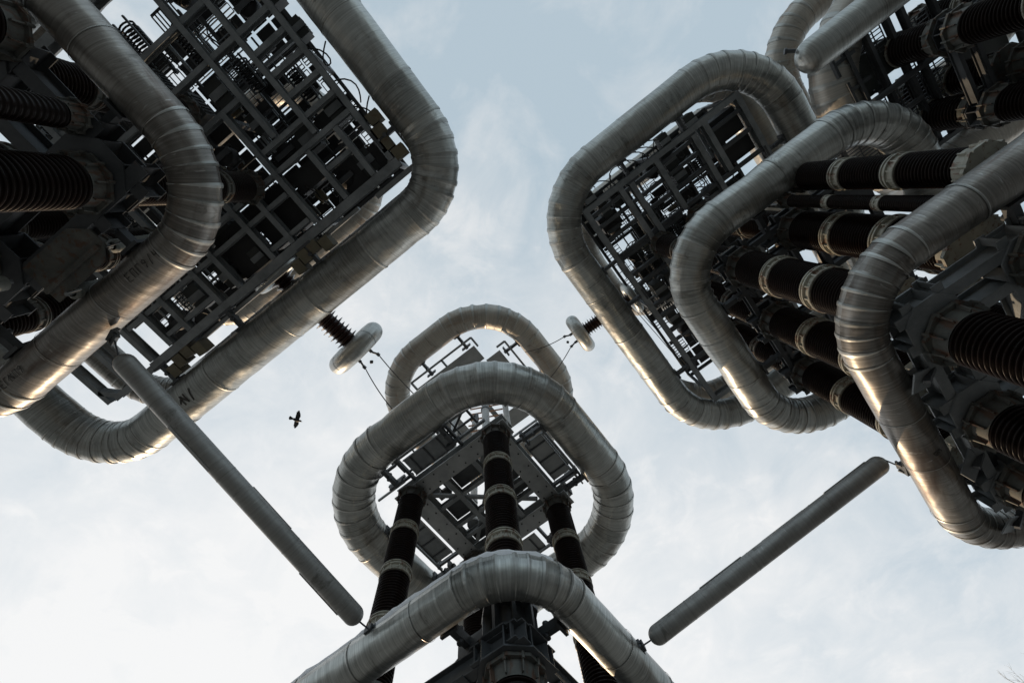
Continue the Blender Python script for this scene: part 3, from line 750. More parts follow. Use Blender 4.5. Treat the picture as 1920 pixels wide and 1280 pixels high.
clutter(t, X(2.45), X(7.5), Y(2.55), Y(8.5), 0.35, 2.0, 95, 24, 3)
# the closed box frame at its upper right end
for (x0, y0, x1, y1) in ((6.60, 2.62, 7.50, 3.36), (6.60, 3.54, 7.50, 4.05)):
    MB().box((X(x0), Y(y0), 0.30), (X(x1), Y(y1), 0.9)).build('closed_bay', 'dark', t)
MB().box((X(2.45), Y(2.9), 0.35), (X(3.1), Y(3.4), 0.9)).build('closed_bay', 'dark', t)
kinds = ['case', 'coil', 'drum', 'case', 'loop']
i = 0
for x in (2.75, 3.3, 4.0, 4.6, 5.3, 5.8):
    for y in (2.75, 3.4, 4.5, 5.1, 5.9, 6.9, 7.7):
        i += 1
        if (int(x * 10), int(y * 10)) in ((40, 27), (33, 34), (40, 34)): continue
        k = kinds[(i * 7 + int(x * 3)) % 5]
        gear(x + rnd.uniform(-.12, .12), y + rnd.uniform(-.1, .1), Z(15.3) + (0.30 if k != 'loop' else rnd.uniform(0.5, 1.6)), k, i, 'among the beams of the right hand deck')
for x, y in ((4.2, 2.2), (4.5, 2.15), (3.6, 2.2), (3.3, 2.2), (4.9, 2.2), (5.2, 2.18)):
    gear(x, y, Z(15.75), 'loop', i, 'over the outer edge beam of the right hand deck')
for x, y in ((5.3, 2.2), (6.2, 2.25), (2.6, 2.2)):
    gear(x, y, Z(15.4), 'case', i, 'on the outer edge beam of the right hand deck')

# ---------- left tower, equipment deck inside the largest ring
t = thing('equipment_deck', 'long dark steel deck with gratings filling the largest ring of the left tower', 'steel deck', (-5.7, -4.5, Z(12.05)))
X = lambda v: v + 5.7
Y = lambda v: v + 4.5
for c, lo, hi in ((-1.05, -7.5, -1.72), (-2.0, -7.5, -3.14), (-1.58, -2.97, -1.72), (-2.4, -2.97, -1.72), (-2.76, -7.5, -3.6), (-3.30, -4.6, -1.72), (-4.03, -3.0, -1.72), (-4.63, -7.5, -1.72), (-5.71, -3.6, -1.72), (-6.34, -7.5, -1.72), (-7.37, -3.0, -1.72), (-7.98, -7.5, -1.72), (-8.63, -7.5, -1.72), (-9.5, -2.9, -1.6), (-10.25, -3.6, -1.6)):
    beam(t, 'y', X(c), Y(lo), Y(hi), 0, 0.125, 0.28)
beam(t, 'x', Y(-1.61), X(-8.75), X(-0.95), -0.003, 0.20, 0.28)
beam(t, 'x', Y(-1.60), X(-10.05), X(-8.76), -0.003, 0.14, 0.24)
beam(t, 'x', Y(-7.6), X(-8.75), X(-0.95), -0.003, 0.20, 0.28)
for c, lo, hi in ((-3.05, -8.5, -1.12), (-3.52, -3.2, -1.12), (-5.48, -8.5, -1.12), (-6.30, -8.5, -1.12), (-4.6, -4.6, -2.8), (-2.43, -2.32, -1.66), (-1.9, -4.6, -3.4), (-1.95, -7.9, -6.4), (-2.6, -8.5, -3.4), (-2.9, -10.2, -8.7), (-4.0, -1.95, -1.12), (-4.5, -1.95, -1.12), (-5.0, -1.95, -1.12)):
    beam(t, 'x', Y(c), X(lo), X(hi), 0.045, 0.105, 0.22)
m = MB()   # chamfered corner gusset
m.poly([(X(-1.05), Y(-1.9)), (X(-0.97), Y(-1.9)), (X(-0.97), Y(-1.75)), (X(-1.25), Y(-1.5)), (X(-1.4), Y(-1.5)), (X(-1.4), Y(-1.58))], 0.29, 0.31); m.build('corner_gusset', 'plate', t)
m = MB(); m.bar((X(-10.25), Y(-1.95), 0.12), (X(-9.95), Y(-1.63), 0.12), 0.12, 0.24); m.build('corner_gusset', 'steel', t)
# rim angle seen lit along the outside
MB().box((X(-1.9), Y(-1.42), 0.34), (X(-0.55), Y(-1.30), 0.40)).box((X(-0.62), Y(-2.4), 0.34), (X(-0.55), Y(-1.43), 0.40)).build('rim_angle', 'plate', t)
MB().box((X(-8.0), Y(-1.46), 0.3), (X(-2.4), Y(-1.38), 0.5)).build('rim_angle', 'plate', t)
xs = [-10.2, -9.5, -8.63, -7.98, -7.37, -6.34, -5.71, -4.63, -4.03, -3.3, -2.76, -2.0, -1.5, -1.05]; ys = [-7.5, -6.9, -6.3, -5.9, -5.48, -5.0, -4.55, -4.0, -3.52, -3.05, -2.43, -1.65]
op = {(12, 9): 'g', (11, 9): 'h', (10, 9): 'h', (0, 9): 'o', (0, 10): 'o', (1, 9): 'h', (2, 9): 'g', (4, 9): 'h', (6, 9): 'h', (8, 10): 'h',
      (10, 3): 'g', (10, 2): 'o', (9, 2): 'h', (11, 4): 'h', (11, 5): 'g', (10, 5): 'g', (11, 6): 'o', (10, 7): 'h', (12, 5): 'h', (12, 6): 'g', (12, 4): 'h', (9, 1): 'g', (8, 1): 'h', (9, 0): 'h', (12, 7): 'h', (11, 3): 'h', (9, 4): 'g', (10, 0): 'h', (7, 1): 'g'}
deck_fill(t, [X(v) for v in xs], [Y(v) for v in ys], 0, lambda i, j, x, y: op.get((i, j), 'p'), 2.4)
for px, py in ((-1.05, -1.65), (-1.05, -4.5), (-1.05, -7.4), (-3.3, -1.65), (-5.7, -1.65), (-8.6, -1.65), (-5.7, -7.4), (-8.6, -7.4), (-3.3, -4.4)):
    MB().cbox((X(px), Y(py), 1.3), (0.11, 0.11, 2.0)).build('deck_post', 'steel_dark', t)
for c in (-1.05, -2.76, -4.63, -6.34, -8.63): beam(t, 'y', X(c), Y(-7.5), Y(-1.65), 2.27, 0.09, 0.12, mat='steel_dark', name='deck_joist')
for c in (-1.65, -3.05, -5.48, -7.4): beam(t, 'x', Y(c), X(-8.6), X(-1.1), 2.14, 0.09, 0.12, mat='steel_dark', name='deck_joist')
clutter(t, X(-8.6), X(-1.15), Y(-7.3), Y(-1.8), 0.38, 2.1, 98, 34, 8)
for (x0, y0, x1, y1) in ((-2.32, -2.38, -1.66, -1.76), (-1.50, -2.3, -1.15, -1.76), (-3.2, -2.9, -2.5, -2.4), (-4.55, -2.95, -3.4, -1.85), (-5.6, -2.95, -4.75, -1.8), (-3.2, -3.45, -2.1, -3.12), (-1.9, -3.46, -1.15, -3.12)):
    MB().box((X(x0), Y(y0), 0.36), (X(x1), Y(y1), 0.8)).build('closed_bay', 'dark', t)
i = 0
for x in (-1.5, -2.3, -3.0, -3.9, -5.1, -6.0, -6.8, -7.7):
    for y in (-2.1, -3.35, -4.2, -5.1, -5.9, -6.7):
        i += 1
        if (x, y) in ((-2.3, -4.2), (-1.5, -5.1)): continue
        k = kinds[(i * 3 + int(-x * 5)) % 5]
        gear(x + rnd.uniform(-.15, .15), y + rnd.uniform(-.15, .15), Z(12.05) + (0.34 if k != 'loop' else rnd.uniform(0.6, 1.6)), k, i, 'among the beams of the left deck')
for y in (-3.4, -4.3, -5.0, -5.8, -2.9):
    gear(-0.9, y, Z(12.5), 'case' if y < -4.6 else 'loop', i, 'along the outer edge beam of the left deck')

# ---------- column-carrying frames: twin beams with octagonal saddles
def saddle_frame(label, cx, cy, h, xs, ys, d, w, mat, overhang=0.5, gap=0.34, saddle=0.5, extra=None):
    t = thing('saddle_framework', label, 'steel frame', (cx, cy, Z(h)))
    for y in ys:
        for s_ in (-1, 1): beam(t, 'x', y - cy + s_ * gap, min(xs) - overhang - cx, max(xs) + overhang - cx, 0, w, d, kind='I', mat=mat)
    for k, x in enumerate(xs):
        ed = sorted(ys)
        for s_ in (-1, 1):
            for a, b in zip(ed[:-1], ed[1:]): beam(t, 'y', x - cx + s_ * gap, a + gap + w / 2 + 0.004 - cy, b - gap - w / 2 - 0.004 - cy, 0.012, w * 0.9, d - 0.024, kind='I', mat=mat)
            beam(t, 'y', x - cx + s_ * gap, ed[0] - overhang - cy, ed[0] - gap - w / 2 - 0.004 - cy, 0.012, w * 0.9, d - 0.024, mat=mat)
            beam(t, 'y', x - cx + s_ * gap, ed[-1] + gap + w / 2 + 0.004 - cy, ed[-1] + overhang - cy, 0.012, w * 0.9, d - 0.024, mat=mat)
    for x in xs:
        for y in ys:
            m = MB(); o = [(x - cx + saddle * math.cos(math.pi / 8 + i * math.pi / 4), y - cy + saddle * math.sin(math.pi / 8 + i * math.pi / 4)) for i in range(8)]
            m.poly(o, d + 0.003, d + 0.03); m.poly(o, -0.03, -0.003)
            for i in range(8):
                a = i * math.pi / 4 + math.pi / 8; b = MB
                m.bar((x - cx + math.cos(a) * saddle * 0.55, y - cy + math.sin(a) * saddle * 0.55, d / 2), (x - cx + math.cos(a) * saddle * 0.97, y - cy + math.sin(a) * saddle * 0.97, d / 2), 0.02, d * 0.98)
            m.build('column_saddle', mat, t)
    return t
saddle_frame('heavy blue grey beam frame carried by the near black columns at the right edge', 4.95, 6.2, 5.78, (3.62, 4.95, 6.3), (4.72, 6.2, 7.74), 0.32, 0.16, 'steel', overhang=0.42, gap=0.22, saddle=0.38)
t = [o for o in bpy.data.objects if o.name.startswith('saddle_framework')][-1]
for k, (x, y, a) in enumerate(((3.15, 5.35, 0.5), (3.2, 7.0, -0.4), (3.3, 8.35, 0.9), (4.3, 8.3, 0.2))):
    m = MB(); c, q = math.cos(a), math.sin(a)
    m.bar((x - 4.95 - 0.18 * c, y - 6.2 - 0.18 * q, -0.1), (x - 4.95 + 0.18 * c, y - 6.2 + 0.18 * q, 0.04), 0.28, 0.02); m.build('hanger_plate', 'steel', t)
    MB().bar((x - 4.95, y - 6.2, -0.1), (x - 4.95 + 0.34, y - 6.2, 0.12), 0.05, 0.08).build('hanger_arm', 'steel_dark', t)
saddle_frame('dark beam frame with octagonal saddles inside the middle right hand ring', 4.95, 6.2, 10.41, (3.62, 4.95, 6.3), (4.66, 6.17, 7.74), 0.26, 0.12, 'steel_dark', overhang=0.5, gap=0.26, saddle=0.44)
saddle_frame('rust streaked beam frame holding the near columns inside the brown left ring', -5.5, -4.2, 7.10, (-3.8, -5.75, -7.5), (-3.2, -4.95), 0.42, 0.2, 'steel_dark', overhang=0.6)
saddle_frame('lower beam frame of the far upper right tower, among its ribbed columns', 10.6, 4.3, 10.62, (9.56, 11.4), (3.36, 5.15), 0.22, 0.1, 'steel_dark', overhang=0.22, gap=0.2, saddle=0.40)
t = saddle_frame('dark lower frame of the centre tower with stepped corner plates, at the bottom edge', -4.71, 6.3, 5.02, (-6.10, -3.33), (4.95, 7.65), 0.30, 0.16, 'steel_dark', overhang=0.45, gap=0.30, saddle=0.5)
for x in (-6.10, -3.33):
    for y in (4.95, 7.65):
        m = MB(); o = [(x + 4.71 + 0.43 * math.cos(math.pi / 8 + i * math.pi / 4), y - 6.3 + 0.43 * math.sin(math.pi / 8 + i * math.pi / 4)) for i in range(8)]
        m.poly(o, 0.335, 0.40); m.poly(o, 0.86, 0.92)
        for i in range(8):
            a = i * math.pi / 4; c, q = math.cos(a), math.sin(a)
            m.bar((x + 4.71 + c * 0.34, y - 6.3 + q * 0.34, 0.40), (x + 4.71 + c * 0.34, y - 6.3 + q * 0.34, 0.86), 0.05, 0.12, up=(c, q, 0))
        m.cyl((x + 4.71, y - 6.3, 0.40), (x + 4.71, y - 6.3, 0.86), 0.26, 20)
        m.build('pedestal', 'steel_dark', t)
        dx = 1 if x < -5 else -1; dy = 1 if y < 6 else -1
        m = MB()
        m.bar((x + 4.71 + dx * 0.30, y - 6.3 - dy * 0.1, 0.84), (x + 4.71 + dx * 1.2, y - 6.3 - dy * 0.1, 0.34), 0.09, 0.12); m.build('diagonal_brace', 'steel_dark', t)
        m = MB(); m.bar((x + 4.71 - dx * 0.1, y - 6.3 + dy * 0.30, 0.84), (x + 4.71 - dx * 0.1, y - 6.3 + dy * 1.2, 0.34), 0.09, 0.12); m.build('diagonal_brace', 'steel_dark', t)
        for e, (ux, uy) in enumerate(((dx, 0), (0, dy))):      # stepped cover plates under the twin beams
            m = MB(); w0 = 0.36
            for a0, a1, ww in ((0.52, 1.05, w0 + 0.06), (1.06, 1.38, w0 - 0.05)):
                px, py = x + 4.71, y - 6.3
                if ux: m.box((min(px + ux * a0, px + ux * a1), py - ww, -0.022), (max(px + ux * a0, px + ux * a1), py + ww, -0.004))
                else: m.box((px - ww + 0.05, min(py + uy * a0, py + uy * a1), -0.022), (px + ww - 0.05, max(py + uy * a0, py + uy * a1), -0.004))
            m.build('cover_plate', 'steel_dark', t)
# large gusset plates in the left frame
t = thing('gusset_panel', 'grey rust edged sheet panel hanging among the left tower columns', 'steel panel', (-4.9, -2.6, Z(7.05)))
MB().poly([(-0.45, -0.3), (0.4, -0.3), (0.62, -0.12), (0.62, 0.1), (0.45, 0.28), (-0.45, 0.28)], 0, 0.03).build('sheet', 'collar_dark', t)
MB().box((-0.45, 0.07, -0.05), (0.55, 0.13, -0.003)).build('stiffener', 'collar_dark', t)

# ---------- centre tower upper frame
t = thing('insulator_frame', 'square grey plate-beam frame with panelled sides on top of the four centre columns', 'steel frame', (-4.71, 6.3, Z(11.68)))
A = 1.385
for s_ in (-1, 1):
    m = MB()
    m.box((-A - 0.42, s_ * 1.35 - 0.24, 0), (A + 0.42, s_ * 1.35 + 0.24, 0.03)).box((-A - 0.4, s_ * 1.35 - 0.012, 0.03), (A + 0.4, s_ * 1.35 + 0.012, 0.34)).box((-A - 0.4, s_ * 1.35 - 0.24, 0.34), (A + 0.4, s_ * 1.35 + 0.24, 0.37))
    m.build('main_girder', 'plate', t)
    m = MB()
    m.box((s_ * A - 0.24, -1.105, 0.003), (s_ * A + 0.24, 1.105, 0.033)).box((s_ * A - 0.012, -1.1, 0.033), (s_ * A + 0.012, 1.1, 0.34)).box((s_ * A - 0.24, -1.1, 0.343), (s_ * A + 0.24, 1.1, 0.366))
    m.build('main_girder', 'plate', t)
for x in (-0.45, 0.45): beam(t, 'y', x, -1.10, 1.10, 0.05, 0.13, 0.24, mat='steel')
for y in (-0.5, 0.2, 0.62): beam(t, 'x', y, -1.14, -0.52, 0.06, 0.10, 0.2, mat='steel'); beam(t, 'x', y, -0.38, 0.38, 0.06, 0.10, 0.2, mat='steel'); beam(t, 'x', y, 0.52, 1.14, 0.06, 0.10, 0.2, mat='steel')
for (x0, y0, x1, y1) in ((-1.1, -0.45, -0.55, 0.15), (0.55, 0.25, 1.1, 0.57), (-0.35, 0.68, 0.35, 1.05), (-0.38, -1.05, 0.38, -0.56), (0.55, -0.45, 1.1, 0.15), (-1.1, 0.68, -0.55, 1.05)):
    solid(t, x0, y0, x1, y1, 0.3, 0.02, 'steel_dark', 'infill_plate')
for s_ in (-1, 1):
    for k, (u0, u1) in enumerate(((-0.95, 0.35), (-0.6, 0.75))):
        # sloped side shields hung outside the girders on little outriggers
        m = MB()
        if k == 0: m.box((u0, s_ * 2.0 - 0.27, 0.10), (u1, s_ * 2.0 + 0.27, 0.125))
        else: m.box((s_ * 2.03 - 0.27, u0, 0.10), (s_ * 2.03 + 0.27, u1, 0.125))
        m.build('side_shield', 'plate' if s_ > 0 else 'steel', t)
        for u in (u0 - 0.15, u1 + 0.15):
            m = MB()
            if k == 0: m.bar((u, s_ * 1.6, 0.18), (u, s_ * 2.42, 0.18), 0.07, 0.12); m.cyl((u, s_ * 2.36, 0.05), (u, s_ * 2.36, 0.35), 0.05, 8)
            else: m.bar((s_ * 1.63, u, 0.18), (s_ * 2.42, u, 0.18), 0.07, 0.12); m.cyl((s_ * 2.36, u, 0.05), (s_ * 2.36, u, 0.35), 0.05, 8)
            m.build('outrigger', 'steel_dark', t)
        m = MB()
        if k == 0: m.bar((u0 - 0.3, s_ * 2.36, 0.14), (u1 + 0.3, s_ * 2.36, 0.14), 0.06, 0.08)
        else: m.bar((s_ * 2.39, u0 - 0.3, 0.14), (s_ * 2.39, u1 + 0.3, 0.14), 0.06, 0.08)
        m.build('rim_angle', 'steel', t)
# bolts under the girders
m = MB()
for s_ in (-1, 1):
    for u in (-0.9, -0.55, -0.1, 0.3, 0.7, 0.95):
        for e in (-0.14, 0.13):
            m.cyl((u, s_ * 1.35 + e, -0.012), (u, s_ * 1.35 + e, 0), 0.022, 8); m.cyl((s_ * A + e, u, -0.01), (s_ * A + e, u, 0.003), 0.022, 8)
m.build('bolt', 'dark', t)['kind'] = 'stuff'
for s_ in (-1, 1):
    m = MB(); m.bar((-1.05, s_ * 0.95, 0.16), (1.05, -s_ * 0.95, 0.16 + 0.11 * s_ + 0.11), 0.10, 0.08); m.build('diagonal_brace', 'steel', t)
clutter(t, -1.3, 1.3, -1.3, 1.3, 0.42, 1.1, 12, 3, 21)
clutter(t, -2.3, 2.3, -2.3, -1.7, 0.2, 0.5, 12, 0, 5)
clutter(t, 1.75, 2.35, -1.5, 1.5, 0.2, 0.5, 10, 0, 6)
for s_ in (-1, 1):     # folded lips and fixings on the side shields
    for k, (u0, u1) in enumerate(((-0.95, 0.35), (-0.6, 0.75))):
        m = MB()
        for e in (-0.262, 0.262):
            if k == 0: m.box((u0, s_ * 2.0 + e - 0.008, 0.04), (u1, s_ * 2.0 + e + 0.008, 0.097))
            else: m.box((s_ * 2.03 + e - 0.008, u0, 0.04), (s_ * 2.03 + e + 0.008, u1, 0.097))
        m.build('folded_lip', 'steel', t)
        for q in range(3):
            u = u0 + (u1 - u0) * (q + 0.5) / 3; m = MB()
            if k == 0: m.box((u - 0.02, s_ * 2.0 - 0.25, 0.07), (u + 0.02, s_ * 2.0 + 0.25, 0.097))
            else: m.box((s_ * 2.03 - 0.25, u - 0.02, 0.07), (s_ * 2.03 + 0.25, u + 0.02, 0.097))
            m.build('stiffener', 'steel_dark', t)
# small trussed cradle on the upper left side
m = MB()
for p, q in (((-0.9, -1.75, 0.0), (-0.9, -2.3, 0.0)), ((0.1, -1.75, 0.0), (0.1, -2.3, 0.0)), ((-0.9, -2.3, 0), (0.1, -2.3, 0.0)), ((-0.9, -1.75, 0), (0.1, -2.3, 0)), ((-0.9, -1.75, 0.5), (0.1, -1.75, 0.5)), ((-0.9, -1.75, 0), (-0.9, -1.75, 0.5)), ((0.1, -1.75, 0), (0.1, -1.75, 0.5))): m.bar(Vector(p) + Vector((1.0, 0, 0.5)), Vector(q) + Vector((1.0, 0, 0.5)), 0.06, 0.06)
m.build('cradle', 'steel_dark', t)

# ---------- posts and upper shield of the centre tower
for k, (x, y, r, lab) in enumerate(((-5.75, 5.35, 0.10, 'left of the tall pale posts above the centre frame'), (-5.0, 5.15, 0.11, 'second tall pale post above the centre frame'), (-4.05, 5.55, 0.12, 'tall pale post right of centre above the frame, next to the copper rods'), (-3.95, 6.7, 0.11, 'tall pale post furthest right above the centre frame'), (-5.6, 6.9, 0.11, 'rear tall pale post above the centre frame'))):
    p = thing('support_post', lab, 'post', (x, y, Z(12.06)), 'pale posts of the centre tower')
    MB().cyl((0, 0, 0.03), (0, 0, 6.9), r, 20).build('shaft', 'pipe_white', p)
    for z0, z1, q in ((0, 0.05, 1.7), (6.87, 6.93, 1.7), (3.2, 3.3, 1.25)): MB().cyl((0, 0, z0), (0, 0, z1), r * q, 16).build('post_flange', 'steel', p)
p = thing('copper_rod_stack', 'bundle of thin copper coloured rods slanting between the centre tower posts', 'rods', (-4.4, 5.9, Z(13.2)))
for k in range(9):
    MB().cyl((-0.55 + 0.02 * k, -0.25, 0.0 + 0.42 * k), (0.45 + 0.02 * k, 0.35, 0.14 + 0.42 * k), 0.028, 8).build('copper_rod', 'copper', p)
p = thing('shield_panels', 'grey panels meeting in a V inside the highest ring of the centre tower', 'metal panels', (-4.87, 6.37, Z(19.0)))
for s_ in (-1, 1):
    MB().box((-1.75, s_ * 1.55 - 0.38, 0), (1.2, s_ * 1.55 + 0.30, 0.03)).build('panel', 'plate', p)
    MB().box((s_ * 1.55 - 0.35, -1.15, 0.005), (s_ * 1.55 + 0.33, 1.15, 0.035)).build('panel', 'plate', p)
    m = MB()
    for q0, q1 in (((-1.75, s_ * 2.25), (1.3, s_ * 2.25)), ((-1.75, s_ * 1.8), (-1.75, s_ * 2.25)), ((1.3, s_ * 1.8), (1.3, s_ * 2.25)), ((-0.2, s_ * 1.8), (-0.2, s_ * 2.25))): m.bar((*q0, 0.08), (*q1, 0.08), 0.07, 0.1)
    m.build('side_frame', 'steel', p)
    m = MB()
    for q0, q1 in (((s_ * 2.25, -1.3), (s_ * 2.25, 1.3)), ((s_ * 1.85, -1.3), (s_ * 2.25, -1.3)), ((s_ * 1.85, 1.3), (s_ * 2.25, 1.3)), ((s_ * 1.85, 0.1), (s_ * 2.25, 0.1))): m.bar((*q0, 0.08), (*q1, 0.08), 0.07, 0.1)
    m.build('side_frame', 'steel', p)
beam(p, 'x', 0.0, -1.2, 1.2, 0.04, 0.16, 0.2); beam(p, 'y', 0.0, -1.2, -0.09, 0.04, 0.16, 0.2); beam(p, 'y', 0.0, 0.09, 1.2, 0.04, 0.16, 0.2)

# ---------- far upper right tower frame
t = thing('grated_frame', 'dark frame of tubes, dark panels and barred grating in the far upper right tower', 'steel frame', (10.6, 4.1, Z(11.9)))
X = lambda v: v * 0.875 - 10.6
Y = lambda v: v * 0.875 - 4.1
for c in (9.55, 10.15, 10.75, 11.15, 11.9, 13.6, 15.2): beam(t, 'y', X(c), Y(2.75), Y(6.55), 0, 0.08, 0.18, mat='steel_dark')
for c in (2.8, 4.45, 6.5): beam(t, 'x', Y(c), X(9.45), X(15.3), -0.1, 0.1, 0.1, kind='B', mat='steel_dark')
m = MB(); m.cyl((X(9.5), Y(4.42), -0.16), (X(12.8), Y(4.42), -0.16), 0.07, 16); m.build('cross_tube', 'steel_dark', t)
m = MB(); m.cyl((X(9.4), Y(5.1), -0.16), (X(10.6), Y(5.1), -0.16), 0.06, 16); m.build('cross_tube', 'steel_dark', t)
for (x0, y0, x1, y1) in ((9.62, 4.5, 10.1, 6.4), (10.2, 4.5, 10.7, 6.4), (10.8, 3.9, 11.1, 6.4), (11.2, 3.4, 11.85, 6.4), (10.22, 2.85, 10.7, 3.6)):
    grating(t, X(x0), Y(y0), X(x1), Y(y1), 0.22, pitch=0.09, bar=0.02, cross=0.9, along='x')
for (x0, y0, x1, y1) in ((9.65, 3.35, 10.1, 4.3), (11.98, 3.9, 13.4, 6.3), (10.2, 3.4, 10.7, 4.2)):
    MB().box((X(x0), Y(y0), 0.23), (X(x1), Y(y1), 0.42)).build('dark_panel', 'cabinet', t)
for k, (x, y) in enumerate(((9.2, 3.1), (9.3, 3.9), (9.5, 2.7))):
    m = MB(); m.bar((X(x), Y(y), 0.1), (X(x) + 0.5, Y(y), 0.1), 0.08, 0.12); m.bar((X(x), Y(y) - 0.2, 0.1), (X(x), Y(y) + 0.3, 0.1), 0.06, 0.1); m.build('outrigger', 'steel_dark', t)
# barred screen on the upper right tower side of the middle ring
t = thing('barred_screen', 'sun warmed barred grating screen seen inside the bend of the middle right hand ring', 'grating', (7.1, 4.6, Z(11.6)))
grating(t, -0.55, -0.75, 0.05, 0.9, 0.06, pitch=0.075, bar=0.02, cross=0.8)
grating(t, 0.13, -0.75, 0.8, 0.9, 0.06, pitch=0.075, bar=0.02, cross=0.8)
for x in (-0.6, 0.09, 0.85): MB().box((x - 0.04, -0.8, 0), (x + 0.04, 0.95, 0.055)).build('screen_bar', 'steel_dark', t)

# ------------------------------------------------------------------ post insulators with ring electrodes
def post_insulator(base, tip, r, torR, torr, label, baseR, baser):
    t = thing('post_insulator', label, 'post insulator', base)
    b, q = Vector(base), Vector(tip); d = (q - b); L = d.length; rot = d.to_track_quat('Z', 'Y').to_euler()
    n = 22; prof = []
    for i in range(n):
        z = 0.1 + (L - 0.15) * i / n; p = (L - 0.15) / n
        big = r if i % 2 else r * 0.88
        prof += [(r * 0.62, z), (r * 0.62, z + p * 0.5), (big, z + p * 0.62), (big, z + p * 0.70), (r * 0.64, z + p * 0.98)]
    link('insulator_sheds', MB().lathe(prof, 28).mesh('insulator_sheds', ['glaze_red']), t, rot=rot)
    def torus(R, rr, z):
        V = []; F = []; UV = []; n1, n2 = 56, 24
        for i in range(n1 + 1):
            a = 2 * math.pi * i / n1
            for k in range(n2 + 1):
                c = 2 * math.pi * k / n2; V.append(((R + rr * math.cos(c)) * math.cos(a), (R + rr * math.cos(c)) * math.sin(a), z + rr * math.sin(c))); UV.append((a * R * 0.35, c * rr))
        for i in range(n1):
            for k in range(n2): o = i * (n2 + 1) + k; F.append((o, o + n2 + 1, o + n2 + 2, o + 1))
        me = bpy.data.meshes.new('ring_electrode'); me.from_pydata(V, [], F); me.materials.append(MT['torus']); me.polygons.foreach_set('use_smooth', [True] * len(F))
        ul = me.uv_layers.new(name='UVMap'); fl = []
        for f in F:
            for vi in f: fl += UV[vi]
        ul.data.foreach_set('uv', fl); at = me.attributes.new('tint', 'FLOAT', 'POINT'); at.data.foreach_set('value', [0.6] * len(V))
        link('ring_electrode', me, t, rot=rot)
    torus(torR, torr, L); torus(baseR, baser, 0.12)
    for k in range(4):
        a = k * 1.5708 + 0.6; c0 = Vector((torR * math.cos(a), torR * math.sin(a), L)); dv = Vector((-math.sin(a), math.cos(a), 0))
        link('weld_band', MB().cyl(c0 - dv * 0.008, c0 + dv * 0.008, torr + 0.003, 28, caps=False).mesh('weld_band', ['steel']), t, rot=rot)
    m = MB().cyl((0, 0, -0.15), (0, 0, 0.12), r * 0.7, 20).cyl((0, 0, L - 0.1), (0, 0, L + 0.03), r * 0.66, 20)
    for k in range(3):
        a = k * 2.094 + 0.5; m.bar((math.cos(a) * r * 0.4, math.sin(a) * r * 0.4, L), (math.cos(a) * torR, math.sin(a) * torR, L), 0.04, 0.06)
    link('end_fitting', m.mesh('end_fitting', ['steel']), t, rot=rot)
    m = MB()
    for k in (-1, 1):
        x = k * torR * 0.34
        m.cyl((x, 0, L), (x, 0, L + torr + 0.12), 0.05, 8); m.cyl((x, 0, L + torr + 0.12), (x + 0.06 * k, 0.05, L + torr + 0.28), 0.03, 8); m.lathe([(0.001, L + torr + 0.26), (0.055, L + torr + 0.30), (0.06, L + torr + 0.34), (0.001, L + torr + 0.38)], 10)
        m.cbox((x + 0.06 * k, 0.05, L + torr + 0.3), (0.08, 0.06, 0.1))
    link('terminal_clamp', m.mesh('terminal_clamp', ['steel_dark']), t, rot=rot)
    R_m = rot.to_matrix()
    return [b + R_m @ Vector((k * (torR * 0.34 + 0.06), 0.05, L + torr + 0.32)) for k in (-1, 1)]
tipsL = post_insulator((-5.62, -1.78, Z(14.0)), (-5.37, 1.22, Z(14.0)), 0.36, 0.66, 0.27, 'brown post insulator with a fat aluminium end ring, pointing out of the left tower', 0.55, 0.16)
tipsR = post_insulator((2.35, 6.30, Z(17.7)), (-0.05, 6.22, Z(17.7)), 0.30, 0.52, 0.24, 'brown post insulator with aluminium end ring, pointing left out of the right tower', 0.5, 0.14)
def wire(pts, label, r=0.016, cat='wire', sag=0.0, n=18):
    a, b = Vector(pts[0]), Vector(pts[1])
    P_ = []
    for i in range(n + 1):
        f = i / n; p = a.lerp(b, f); p.z -= sag * 4 * f * (1 - f); P_.append(p)
    o = MB().path([p - a for p in P_], r, 6).build('jumper_wire', 'wire', None, a)
    return tag(o, label, cat, 'jumper wires between the towers')
tipsL.sort(key=lambda v: v.x); tipsR.sort(key=lambda v: v.y)
wire([tipsL[0], (-5.55, 3.20, Z(13.3))], 'left hand slack wire from the left ring electrode to the centre tower', sag=0.12)
wire([tipsL[1], (-4.76, 3.46, Z(13.3))], 'right hand slack wire from the left ring electrode to the centre tower', sag=0.08)
wire([tipsR[0], (-2.21, 5.86, Z(18.8))], 'upper slack wire from the right ring electrode to the centre tower', sag=0.25)
wire([tipsR[1], (-2.08, 7.4, Z(18.9))], 'lower slack wire from the right ring electrode to the centre tower', sag=0.12)
wire([(2.1, 6.6, Z(17.0)), (2.2, 8.9, Z(15.8))], 'long thin wire beside the edge of the right hand deck, inner strand', sag=0.1, r=0.012)
wire([(2.0, 6.6, Z(17.0)), (2.1, 8.9, Z(15.8))], 'long thin wire beside the edge of the right hand deck, outer strand', sag=0.15, r=0.012)

